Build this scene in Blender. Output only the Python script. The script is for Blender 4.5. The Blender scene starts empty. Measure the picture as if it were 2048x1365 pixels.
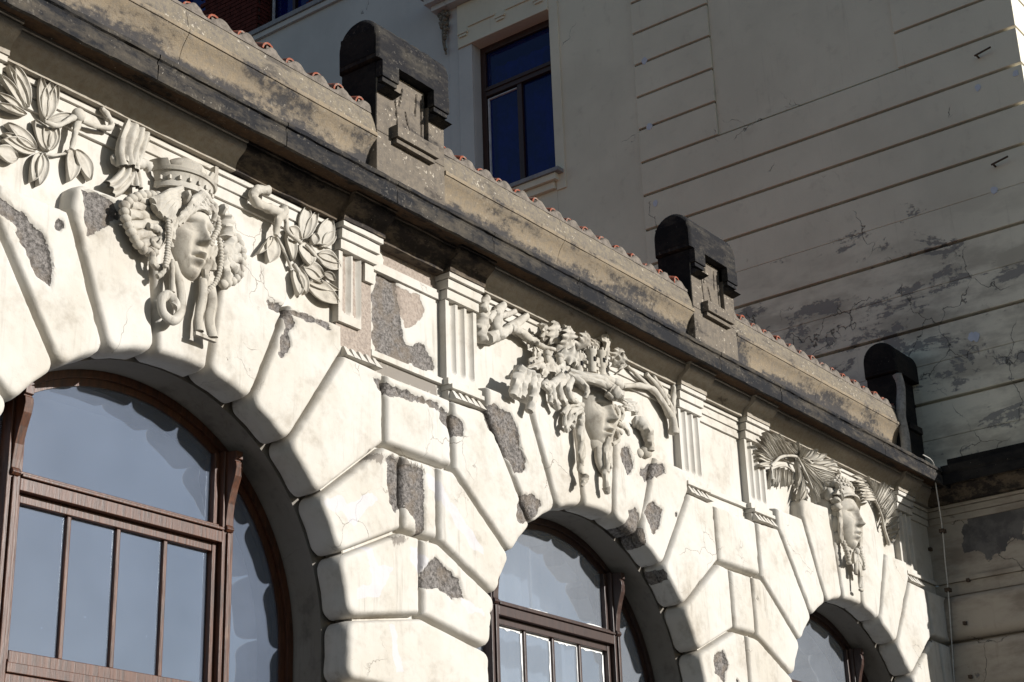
import bpy, bmesh, math, random
import numpy as np
from mathutils import Matrix, Vector
R_ = math.radians
random.seed(7)
RNG = np.random.default_rng(7)
scene = bpy.context.scene
COL = scene.collection

# ------------------------------------------------------------------ camera, light, exposure
cam_d = bpy.data.cameras.new('camera'); cam = bpy.data.objects.new('camera', cam_d); COL.objects.link(cam)
cam_d.sensor_width = 36.0; cam_d.lens = 60.006; cam_d.clip_start = .1; cam_d.clip_end = 2000
right = Vector((0.606109, -0.79474, -0.03195)); up = Vector((-0.278113, -0.249394, 0.927608)); fwd = Vector((0.745175, 0.553346, 0.372187))
m = Matrix(((right.x, up.x, -fwd.x), (right.y, up.y, -fwd.y), (right.z, up.z, -fwd.z))).to_4x4()
m.translation = Vector((-7.88787, -6.67386, 1.60004)); cam.matrix_world = m
scene.camera = cam

SUN = Vector((.35, -1.0, .335)).normalized()
EL = math.asin(SUN.z); AZ = math.atan2(SUN.x, SUN.y)
world = bpy.data.worlds.new('World'); scene.world = world; world.use_nodes = True
wn = world.node_tree.nodes; wl = world.node_tree.links
sky = wn.new('ShaderNodeTexSky'); sky.sky_type = 'NISHITA'; sky.sun_disc = False
sky.sun_elevation = EL; sky.sun_rotation = AZ; sky.air_density = 1.0; sky.dust_density = 0.5; sky.ozone_density = 1.0
wl.new(sky.outputs[0], wn['Background'].inputs[0]); wn['Background'].inputs[1].default_value = 0.062
sd = bpy.data.lights.new('sun', 'SUN'); sd.energy = 5.0; sd.angle = R_(.5); sd.color = (1.0, .968, .925)
sun = bpy.data.objects.new('sun', sd); COL.objects.link(sun)
sun.rotation_euler = SUN.to_track_quat('Z', 'Y').to_euler(); sun.location = (4, -20, 20)
scene.view_settings.view_transform = 'Standard'; scene.view_settings.look = 'None'
scene.view_settings.gamma = 1; scene.view_settings.use_curve_mapping = False
scene.view_settings.exposure = 0.36

# ------------------------------------------------------------------ noise (numpy)
def _h(ix, iy, iz, s):
    n = (ix * 374761393 + iy * 668265263 + iz * 2147483647 + s * 974634777).astype(np.int64) & 0xffffffff
    n = ((n ^ (n >> 13)) * 1274126177) & 0xffffffff
    n = ((n ^ (n >> 16)) * 2246822519) & 0xffffffff
    return (n ^ (n >> 15)) / 4294967295.0
def vnoise(p, s=0):
    p = np.asarray(p, float); i = np.floor(p).astype(np.int64); f = p - i; f = f * f * (3 - 2 * f)
    r = 0
    for dx in (0, 1):
        for dy in (0, 1):
            for dz in (0, 1):
                wgt = (f[:, 0] if dx else 1 - f[:, 0]) * (f[:, 1] if dy else 1 - f[:, 1]) * (f[:, 2] if dz else 1 - f[:, 2])
                r = r + wgt * _h(i[:, 0] + dx, i[:, 1] + dy, i[:, 2] + dz, s)
    return r * 2 - 1
def fbm(p, s=0, o=4):
    p = np.asarray(p, float); r = 0; a = 1.0; t = 0
    for k in range(o):
        r = r + a * vnoise(p * (2 ** k), s + k); t += a; a *= .55
    return r / t

# ------------------------------------------------------------------ measured data (metres on the real planes)
DMG = [(0, [(-3.285, 5.55), (-3.209, 5.55), (-3.098, 5.508), (-2.981, 5.424), (-2.921, 5.36), (-2.908, 5.238), (-2.904, 5.156), (-2.945, 5.184), (-3.011, 5.231), (-3.078, 5.291), (-3.129, 5.343), (-3.151, 5.418), (-3.23, 5.445), (-3.276, 5.456)]), (0, [(-2.761, 5.789), (-2.667, 5.795), (-2.529, 5.779), (-2.514, 5.71), (-2.603, 5.618), (-2.666, 5.551), (-2.697, 5.525), (-2.726, 5.602), (-2.726, 5.69)]), (0, [(-1.201, 5.556), (-1.146, 5.573), (-1.137, 5.527), (-1.177, 5.435), (-1.167, 5.359), (-1.216, 5.281), (-1.248, 5.256), (-1.258, 5.332), (-1.228, 5.467)]), (0, [(-1.368, 5.582), (-1.139, 5.604), (-0.843, 5.609), (-0.842, 5.573), (-1.137, 5.553), (-1.359, 5.544)]), (0, [(-0.262, 6.179), (-0.088, 6.202), (-0.04, 6.056), (-0.016, 5.921), (0.032, 5.759), (0.211, 5.812), (0.287, 5.727), (0.312, 5.681), (0.207, 5.633), (-0.045, 5.614), (-0.192, 5.606), (-0.288, 5.612), (-0.312, 5.76), (-0.311, 5.969)]), (3, [(-0.089, 6.148), (0.166, 6.159), (0.206, 6.062), (0.136, 5.932), (0.019, 5.878), (-0.04, 5.984)]), (3, [(-0.223, 6.369), (0.055, 6.382), (0.316, 6.372), (0.356, 6.255), (0.302, 6.23), (0.052, 6.228), (-0.199, 6.244)]), (0, [(-0.46, 5.369), (-0.281, 5.369), (0.188, 5.368), (0.186, 5.323), (0.011, 5.317), (-0.234, 5.292), (-0.376, 5.293)]), (0, [(-0.309, 4.878), (0.026, 4.873), (0.036, 4.672), (0.031, 4.413), (-0.031, 4.464), (-0.077, 4.551), (-0.147, 4.6), (-0.242, 4.548), (-0.288, 4.601), (-0.31, 4.724)]), (0, [(0.228, 5.337), (0.366, 5.322), (0.47, 5.297), (0.441, 5.22), (0.31, 5.17), (0.26, 5.225), (0.21, 5.264)]), (0, [(0.664, 5.463), (0.804, 5.515), (0.971, 5.498), (1.053, 5.428), (1.062, 5.285), (1.136, 5.196), (1.12, 5.12), (1.006, 5.101), (0.899, 5.192), (0.792, 5.255), (0.713, 5.341)]), (0, [(1.052, 4.927), (1.197, 4.977), (1.281, 4.924), (1.245, 4.828), (1.098, 4.745), (1.014, 4.745), (1.02, 4.85)]), (0, [(2.346, 5.581), (2.438, 5.623), (2.465, 5.55), (2.489, 5.457), (2.411, 5.361), (2.373, 5.45), (2.326, 5.517)]), (0, [(2.58, 5.479), (2.742, 5.556), (2.926, 5.612), (2.951, 5.525), (2.801, 5.462), (2.653, 5.389), (2.574, 5.426)]), (0, [(2.652, 5.2), (2.763, 5.264), (2.855, 5.204), (2.826, 5.081), (2.71, 4.987), (2.638, 5.081)]), (0, [(2.391, 5.106), (2.49, 5.158), (2.561, 5.065), (2.62, 4.923), (2.641, 4.805), (2.548, 4.768), (2.389, 4.84), (2.347, 4.945)]), (0, [(2.633, 4.735), (2.791, 4.795), (2.906, 4.708), (2.923, 4.566), (2.8, 4.583), (2.693, 4.67)]), (0, [(0.067, 4.286), (0.136, 4.324), (0.242, 4.267), (0.37, 4.22), (0.417, 4.116), (0.301, 4.099), (0.179, 4.129), (0.034, 4.116), (-0.024, 4.094)]), (0, [(3.484, 4.186), (3.619, 4.236), (3.679, 4.136), (3.598, 4.002), (3.479, 4.051)]), (1, [(-0.887, 4.472), (-0.737, 4.55), (-0.693, 4.483), (-0.494, 4.604), (-0.426, 4.587), (-0.517, 4.49), (-0.627, 4.374), (-0.737, 4.443), (-0.844, 4.435)]), (1, [(-0.539, 4.27), (-0.45, 4.272), (-0.406, 4.173), (-0.246, 4.203), (-0.293, 4.133), (-0.407, 3.991), (-0.605, 3.943), (-0.583, 4.006), (-0.451, 4.059), (-0.473, 4.161)]), (1, [(-0.318, 3.841), (-0.25, 3.851), (-0.229, 3.69), (-0.185, 3.577), (-0.254, 3.538), (-0.297, 3.68)]), (1, [(0.06, 4.857), (0.159, 4.857), (0.306, 4.73), (0.455, 4.596), (0.607, 4.493), (0.63, 4.424), (0.491, 4.464), (0.293, 4.622), (0.088, 4.765)]), (1, [(-0.114, 4.347), (-0.019, 4.346), (0.095, 4.266), (-0.012, 4.208), (-0.106, 4.254)]), (1, [(0.377, 4.109), (0.605, 4.082), (0.603, 4.034), (0.449, 4.025)]), (2, [(-0.298, 5.577), (-0.08, 5.585), (0.325, 5.588), (0.322, 5.474), (0.067, 5.454), (-0.275, 5.461)]), (2, [(-0.285, 4.907), (0.027, 4.899), (0.04, 4.853), (-0.286, 4.842)]), (2, [(-0.48, 4.892), (-0.332, 4.879), (-0.379, 4.82), (-0.493, 4.825)]), (2, [(-0.267, 4.401), (-0.127, 4.398), (-0.175, 4.341), (-0.268, 4.338)])]
SIDE_DMG = [(2, [(-0.31, 6.078), (-0.383, 6.22), (-0.548, 6.265), (-0.669, 6.37), (-0.99, 6.329), (-0.92, 5.859), (-0.784, 5.91), (-0.716, 5.796), (-0.524, 5.73), (-0.484, 5.814), (-0.411, 5.853), (-0.294, 5.849)])]
HAIR = {'h0': [('b', 'ruffle_rim', [(-2.282, -0.13, 5.901), (-2.401, -0.13, 5.861), (-2.484, -0.13, 5.801), (-2.525, -0.13, 5.74), (-2.502, -0.13, 5.666), (-2.46, -0.13, 5.608), (-2.414, -0.13, 5.56), (-2.359, -0.13, 5.539), (-2.284, -0.13, 5.556)], 0.03, 17), ('t', 'ruffle_fold', [(-2.234, -0.13, 5.839), (-2.312, -0.105, 5.844), (-2.428, -0.125, 5.834)], [0.036, 0.03], 0), ('t', 'ruffle_fold', [(-2.233, -0.13, 5.816), (-2.34, -0.105, 5.803), (-2.483, -0.125, 5.776)], [0.036, 0.03], 0), ('t', 'ruffle_fold', [(-2.231, -0.13, 5.793), (-2.345, -0.105, 5.761), (-2.495, -0.125, 5.716)], [0.036, 0.03], 0), ('t', 'ruffle_fold', [(-2.23, -0.13, 5.77), (-2.334, -0.105, 5.716), (-2.475, -0.125, 5.65)], [0.036, 0.03], 0), ('t', 'ruffle_fold', [(-2.229, -0.13, 5.747), (-2.316, -0.105, 5.679), (-2.439, -0.125, 5.599)], [0.036, 0.03], 0), ('t', 'ruffle_fold', [(-2.227, -0.13, 5.724), (-2.292, -0.105, 5.648), (-2.394, -0.125, 5.56)], [0.036, 0.03], 0), ('t', 'ruffle_fold', [(-2.226, -0.13, 5.701), (-2.258, -0.105, 5.635), (-2.329, -0.125, 5.555)], [0.036, 0.03], 0), ('t', 'veil_fold', [(-2.139, -0.14, 5.998), (-2.27, -0.175, 5.898), (-2.358, -0.165, 5.819)], [0.02, 0.03], 0), ('t', 'veil_fold', [(-2.136, -0.14, 5.985), (-2.261, -0.175, 5.875), (-2.345, -0.165, 5.786)], [0.02, 0.03], 0), ('t', 'veil_fold', [(-2.135, -0.14, 5.969), (-2.244, -0.175, 5.857), (-2.311, -0.165, 5.766)], [0.02, 0.03], 0), ('t', 'veil_fold', [(-2.136, -0.14, 5.954), (-2.224, -0.175, 5.843), (-2.272, -0.165, 5.753)], [0.02, 0.03], 0), ('t', 'veil_fold', [(-2.141, -0.14, 5.933), (-2.213, -0.175, 5.836), (-2.244, -0.165, 5.758)], [0.02, 0.03], 0), ('t', 'disc', [(-2.147, -0.175, 5.932), (-2.131, -0.175, 5.932)], [0.042, 0.042], 0), ('t', 'disc', [(-1.849, -0.15, 5.972), (-1.834, -0.15, 5.971)], [0.04, 0.04], 0), ('t', 'hair_lock', [(-2.006, -0.165, 6.014), (-2.072, -0.165, 5.941), (-2.109, -0.165, 5.865), (-2.163, -0.15, 5.76)], [0.02, 0.015], 0), ('t', 'hair_lock', [(-1.995, -0.165, 6.014), (-2.054, -0.165, 5.929), (-2.089, -0.165, 5.863), (-2.134, -0.15, 5.789)], [0.02, 0.015], 0), ('t', 'hair_lock', [(-1.994, -0.165, 6.0), (-2.026, -0.165, 5.939), (-2.058, -0.165, 5.889), (-2.094, -0.15, 5.847)], [0.02, 0.015], 0), ('t', 'hair_lock', [(-1.994, -0.165, 6.003), (-1.938, -0.165, 5.987), (-1.897, -0.165, 5.954), (-1.898, -0.15, 5.881)], [0.02, 0.015], 0), ('t', 'hair_lock', [(-1.999, -0.165, 5.983), (-1.963, -0.165, 5.963), (-1.921, -0.165, 5.945), (-1.881, -0.15, 5.916)], [0.02, 0.015], 0), ('t', 'hair_lock', [(-2.009, -0.165, 5.96), (-1.973, -0.165, 5.94), (-1.912, -0.15, 5.939)], [0.02, 0.015], 0), ('t', 'hair_lock', [(-2.031, -0.165, 5.932), (-1.984, -0.165, 5.926), (-1.923, -0.15, 5.925)], [0.02, 0.015], 0), ('t', 'hair_lock', [(-2.109, -0.165, 5.875), (-2.151, -0.165, 5.811), (-2.181, -0.15, 5.777)], [0.02, 0.015], 0), ('t', 'hair_lock', [(-2.076, -0.165, 5.906), (-2.008, -0.165, 5.922), (-1.901, -0.15, 5.948)], [0.02, 0.015], 0), ('b', 'braid', [(-2.262, -0.185, 5.759), (-2.253, -0.185, 5.637), (-2.258, -0.185, 5.534), (-2.267, -0.185, 5.458)], 0.0165, 19), ('b', 'braid', [(-1.87, -0.15, 5.925), (-1.859, -0.15, 5.856), (-1.893, -0.15, 5.777), (-1.912, -0.15, 5.722)], 0.018, 11), ('b', 'braid', [(-1.839, -0.14, 5.799), (-1.821, -0.14, 5.709), (-1.829, -0.14, 5.602), (-1.86, -0.14, 5.515), (-1.932, -0.14, 5.426)], 0.0165, 21), ('t', 'curl', [(-2.365, -0.145, 5.683), (-2.289, -0.145, 5.688), (-2.267, -0.145, 5.645), (-2.297, -0.145, 5.586), (-2.335, -0.145, 5.598), (-2.304, -0.145, 5.632)], [0.022, 0.016], 0), ('t', 'curl', [(-2.329, -0.145, 5.536), (-2.317, -0.145, 5.48), (-2.27, -0.145, 5.467), (-2.22, -0.145, 5.518), (-2.221, -0.145, 5.573)], [0.022, 0.016], 0), ('t', 'curl', [(-2.249, -0.145, 5.476), (-2.257, -0.145, 5.437), (-2.283, -0.145, 5.41)], [0.022, 0.016], 0), ('t', 'curl', [(-2.189, -0.145, 5.804), (-2.208, -0.145, 5.741), (-2.215, -0.145, 5.663), (-2.196, -0.145, 5.614)], [0.022, 0.016], 0), ('t', 'curl', [(-2.172, -0.145, 5.792), (-2.19, -0.145, 5.719), (-2.19, -0.145, 5.663)], [0.022, 0.016], 0), ('t', 'curl', [(-1.9, -0.12, 5.64), (-1.919, -0.12, 5.567), (-1.898, -0.12, 5.481)], [0.03, 0.02], 0), ('t', 'curl', [(-1.863, -0.12, 5.739), (-1.877, -0.12, 5.667), (-1.857, -0.12, 5.598)], [0.03, 0.02], 0), ('t', 'curl', [(-1.857, -0.12, 5.876), (-1.884, -0.12, 5.809), (-1.893, -0.12, 5.748)], [0.03, 0.02], 0), ('b', 'ruffle_rim', [(-1.734, -0.11, 5.885), (-1.666, -0.11, 5.86), (-1.629, -0.11, 5.785), (-1.64, -0.11, 5.674), (-1.68, -0.11, 5.603), (-1.785, -0.11, 5.535)], 0.028, 12), ('t', 'ruffle_fold', [(-1.783, -0.1, 5.715), (-1.738, -0.1, 5.789), (-1.693, -0.1, 5.864)], [0.04, 0.035], 0), ('t', 'ruffle_fold', [(-1.783, -0.1, 5.715), (-1.716, -0.1, 5.768), (-1.649, -0.1, 5.821)], [0.04, 0.035], 0), ('t', 'ruffle_fold', [(-1.783, -0.1, 5.715), (-1.709, -0.1, 5.731), (-1.633, -0.1, 5.748)], [0.04, 0.035], 0), ('t', 'ruffle_fold', [(-1.783, -0.1, 5.715), (-1.719, -0.1, 5.689), (-1.655, -0.1, 5.663)], [0.04, 0.035], 0), ('t', 'ruffle_fold', [(-1.783, -0.1, 5.715), (-1.757, -0.1, 5.648), (-1.73, -0.1, 5.58)], [0.04, 0.035], 0), ('t', 'cap_flap', [(-1.755, -0.09, 5.982), (-1.744, -0.09, 5.917), (-1.737, -0.09, 5.851)], [0.05, 0.05], 0)], 'h1': [('t', 'lion_fur', [(1.648, -0.1, 5.986), (1.76, -0.17, 5.961), (1.92, -0.21, 5.978), (2.117, -0.23, 5.919)], [0.032, 0.0192], 0), ('t', 'lion_fur', [(1.669, -0.11, 5.951), (1.783, -0.18, 5.941), (1.941, -0.22, 5.927), (2.088, -0.24, 5.878)], [0.036, 0.021599999999999998], 0), ('t', 'lion_fur', [(1.612, -0.11, 5.947), (1.696, -0.17, 5.902), (1.731, -0.19, 5.841), (1.711, -0.18, 5.779)], [0.03, 0.018], 0), ('t', 'lion_fur', [(1.591, -0.11, 5.923), (1.47, -0.13, 5.82), (1.478, -0.14, 5.726), (1.555, -0.13, 5.691)], [0.034, 0.0204], 0), ('t', 'lion_fur', [(1.633, -0.12, 5.915), (1.545, -0.15, 5.8), (1.568, -0.17, 5.732), (1.64, -0.16, 5.742)], [0.032, 0.0192], 0), ('t', 'lion_fur', [(1.533, -0.11, 5.913), (1.399, -0.12, 5.803), (1.397, -0.13, 5.707), (1.448, -0.13, 5.637)], [0.036, 0.021599999999999998], 0), ('t', 'lion_fur', [(1.42, -0.12, 5.832), (1.343, -0.12, 5.787), (1.375, -0.12, 5.727), (1.362, -0.12, 5.665)], [0.03, 0.018], 0), ('t', 'lion_fur', [(1.326, -0.12, 5.812), (1.296, -0.12, 5.775), (1.377, -0.12, 5.75), (1.399, -0.12, 5.664)], [0.028, 0.0168], 0), ('t', 'lion_fur', [(1.892, -0.2, 5.943), (1.971, -0.24, 5.919), (2.038, -0.26, 5.884)], [0.03, 0.018], 0), ('t', 'lion_fur', [(1.95, -0.21, 5.872), (2.004, -0.24, 5.843), (2.075, -0.25, 5.854)], [0.028, 0.0168], 0), ('t', 'lion_snout', [(1.999, -0.22, 5.907), (2.025, -0.255, 5.879), (2.066, -0.265, 5.868)], [0.06, 0.042], 0), ('t', 'lion_paw', [(1.015, -0.13, 5.814), (0.947, -0.13, 5.698), (0.917, -0.13, 5.595)], [0.05, 0.03], 0), ('t', 'lion_paw', [(1.068, -0.13, 5.812), (1.036, -0.13, 5.712), (1.012, -0.13, 5.613)], [0.05, 0.03], 0), ('t', 'lion_paw', [(1.113, -0.13, 5.825), (1.134, -0.13, 5.728), (1.142, -0.13, 5.638), (1.092, -0.13, 5.529)], [0.05, 0.03], 0), ('t', 'lion_paw', [(1.185, -0.13, 5.822), (1.199, -0.13, 5.757), (1.167, -0.13, 5.679)], [0.04, 0.024], 0), ('t', 'lion_paw', [(0.987, -0.13, 5.789), (0.978, -0.13, 5.684), (0.967, -0.13, 5.591)], [0.04, 0.024], 0), ('t', 'hair_lock', [(1.743, -0.135, 5.74), (1.616, -0.135, 5.718), (1.539, -0.135, 5.649), (1.509, -0.135, 5.551), (1.566, -0.135, 5.507)], [0.024, 0.014], 0), ('t', 'hair_lock', [(1.715, -0.135, 5.711), (1.592, -0.135, 5.653), (1.564, -0.135, 5.576), (1.622, -0.135, 5.547)], [0.024, 0.014], 0), ('t', 'hair_lock', [(1.73, -0.135, 5.707), (1.659, -0.135, 5.659), (1.625, -0.135, 5.592)], [0.024, 0.014], 0), ('t', 'hair_lock', [(1.676, -0.135, 5.746), (1.557, -0.135, 5.691), (1.495, -0.135, 5.616)], [0.024, 0.014], 0), ('t', 'hair_lock', [(1.719, -0.135, 5.686), (1.736, -0.135, 5.656), (1.692, -0.135, 5.598)], [0.024, 0.014], 0), ('t', 'hair_lock', [(1.609, -0.135, 5.623), (1.526, -0.135, 5.52), (1.542, -0.135, 5.49)], [0.024, 0.014], 0), ('t', 'hair_lock', [(2.159, -0.135, 5.85), (2.219, -0.135, 5.793), (2.148, -0.135, 5.69), (2.246, -0.135, 5.655)], [0.024, 0.014], 0), ('t', 'hair_lock', [(2.135, -0.135, 5.807), (2.168, -0.135, 5.731), (2.119, -0.135, 5.647)], [0.024, 0.014], 0), ('t', 'hair_lock', [(2.188, -0.135, 5.724), (2.289, -0.135, 5.714), (2.346, -0.135, 5.668)], [0.024, 0.014], 0), ('t', 'hair_lock', [(2.161, -0.135, 5.657), (2.195, -0.135, 5.594), (2.109, -0.135, 5.537)], [0.024, 0.014], 0), ('t', 'hair_lock', [(2.221, -0.135, 5.854), (2.279, -0.135, 5.821), (2.231, -0.135, 5.748)], [0.024, 0.014], 0), ('t', 'tassel', [(1.729, -0.13, 5.655), (1.702, -0.13, 5.508), (1.72, -0.13, 5.373), (1.682, -0.13, 5.261), (1.736, -0.13, 5.176)], [0.032, 0.02], 0), ('t', 'tassel', [(1.687, -0.14, 5.618), (1.722, -0.14, 5.511), (1.672, -0.14, 5.36), (1.691, -0.14, 5.273)], [0.022, 0.017], 0), ('t', 'tassel', [(2.04, -0.13, 5.581), (2.048, -0.13, 5.452), (1.999, -0.13, 5.288), (2.005, -0.13, 5.156)], [0.032, 0.022], 0), ('t', 'tassel', [(2.037, -0.145, 5.564), (1.994, -0.145, 5.424), (2.012, -0.145, 5.3)], [0.024, 0.018], 0), ('t', 'tassel_end', [(1.714, -0.15, 5.196), (1.682, -0.15, 5.143), (1.66, -0.15, 5.115)], [0.032, 0.012], 0), ('t', 'tassel_end', [(2.003, -0.13, 5.185), (2.019, -0.13, 5.142)], [0.032, 0.02], 0)]}
LEAVES = {'left0': [(-3.07, 0.035, 6.18, -3.196, 0.0, 6.358, 0.096), (-3.067, 0.035, 6.175, -3.243, 0.0, 6.336, 0.056), (-3.091, 0.035, 6.152, -3.284, 0.0, 6.262, 0.056), (-3.096, 0.035, 6.132, -3.292, 0.0, 6.149, 0.046), (-3.076, 0.035, 6.128, -3.287, 0.0, 6.091, 0.04), (-2.964, 0.035, 6.151, -3.031, 0.0, 6.364, 0.073), (-2.957, 0.035, 6.148, -2.97, 0.0, 6.357, 0.102), (-2.946, 0.035, 6.171, -2.926, 0.0, 6.364, 0.062), (-2.944, 0.035, 6.147, -2.808, 0.0, 6.23, 0.051), (-2.764, 0.045, 6.057, -2.774, 0.03, 5.851, 0.092), (-2.737, 0.045, 6.062, -2.64, 0.03, 5.909, 0.101), (-2.929, 0.045, 5.984, -3.026, 0.03, 6.117, 0.105), (-2.912, 0.045, 5.991, -2.954, 0.03, 6.141, 0.094), (-2.902, 0.045, 5.989, -2.883, 0.03, 6.146, 0.066), (-2.994, 0.045, 5.964, -3.194, 0.03, 6.027, 0.086), (-2.993, 0.045, 5.952, -3.207, 0.03, 5.961, 0.061), (-2.998, 0.045, 5.944, -3.21, 0.03, 5.924, 0.085), (-3.103, 0.045, 5.865, -3.254, 0.03, 5.852, 0.098), (-2.966, 0.045, 5.951, -3.013, 0.03, 5.757, 0.082), (-2.94, 0.045, 5.955, -2.967, 0.03, 5.751, 0.079)], 'right0': [(-0.996, 0.04, 6.149, -0.976, 0.015, 6.384, 0.112), (-0.979, 0.04, 6.155, -0.89, 0.015, 6.377, 0.069), (-1.012, 0.04, 6.143, -1.139, 0.015, 6.167, 0.079), (-0.86, 0.04, 6.165, -0.759, 0.015, 6.372, 0.129), (-0.817, 0.04, 6.16, -0.714, 0.015, 6.288, 0.08), (-0.894, 0.04, 6.146, -0.904, 0.015, 6.213, 0.078), (-1.242, 0.04, 6.074, -1.302, 0.015, 5.875, 0.12), (-1.25, 0.04, 6.071, -1.39, 0.015, 5.901, 0.039), (-1.113, 0.04, 6.159, -1.097, 0.015, 5.958, 0.081), (-1.058, 0.04, 5.922, -1.039, 0.015, 5.75, 0.098), (-1.025, 0.04, 5.945, -0.981, 0.015, 5.775, 0.081), (-0.97, 0.04, 6.132, -0.951, 0.015, 5.976, 0.156), (-0.992, 0.04, 5.969, -0.823, 0.015, 5.955, 0.123), (-0.983, 0.04, 5.953, -0.84, 0.015, 5.891, 0.059), (-0.859, 0.04, 6.08, -0.677, 0.015, 6.056, 0.137), (-0.859, 0.04, 6.086, -0.677, 0.015, 6.089, 0.053), (-0.806, 0.04, 5.981, -0.72, 0.015, 5.95, 0.058), (-0.948, 0.04, 5.856, -0.683, 0.015, 5.813, 0.137), (-0.957, 0.04, 5.872, -0.684, 0.015, 5.897, 0.057)], 'oak': [(1.581, 0.0, 6.208, 1.518, -0.06, 6.357, 0.212), (1.471, 0.0, 6.187, 1.379, -0.06, 6.297, 0.106), (1.601, 0.0, 6.243, 1.712, -0.06, 6.371, 0.125), (1.642, 0.0, 6.174, 1.8, -0.06, 6.304, 0.113), (1.387, 0.0, 6.122, 1.196, -0.06, 5.888, 0.098), (1.414, 0.0, 6.13, 1.369, -0.06, 5.876, 0.192), (1.449, 0.0, 6.117, 1.542, -0.06, 5.925, 0.211), (1.592, 0.0, 6.114, 1.68, -0.06, 5.958, 0.173), (1.679, 0.0, 6.174, 1.783, -0.06, 6.096, 0.141), (1.642, -0.03, 6.144, 1.781, -0.1, 6.082, 0.181), (1.705, -0.03, 6.224, 1.676, -0.1, 6.354, 0.193), (1.863, -0.03, 6.234, 1.894, -0.1, 6.372, 0.195), (1.985, -0.03, 6.27, 2.012, -0.1, 6.346, 0.154), (2.279, -0.03, 6.356, 2.098, -0.1, 6.397, 0.204), (2.335, -0.03, 6.284, 2.324, -0.1, 6.376, 0.173), (2.352, -0.03, 6.251, 2.415, -0.1, 6.34, 0.133), (2.389, -0.03, 6.199, 2.353, -0.1, 6.246, 0.15), (2.389, -0.03, 5.986, 2.4, -0.1, 5.886, 0.149), (2.455, -0.03, 6.017, 2.505, -0.1, 5.876, 0.154), (1.463, -0.03, 6.032, 1.139, -0.1, 5.874, 0.088)]}
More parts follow.
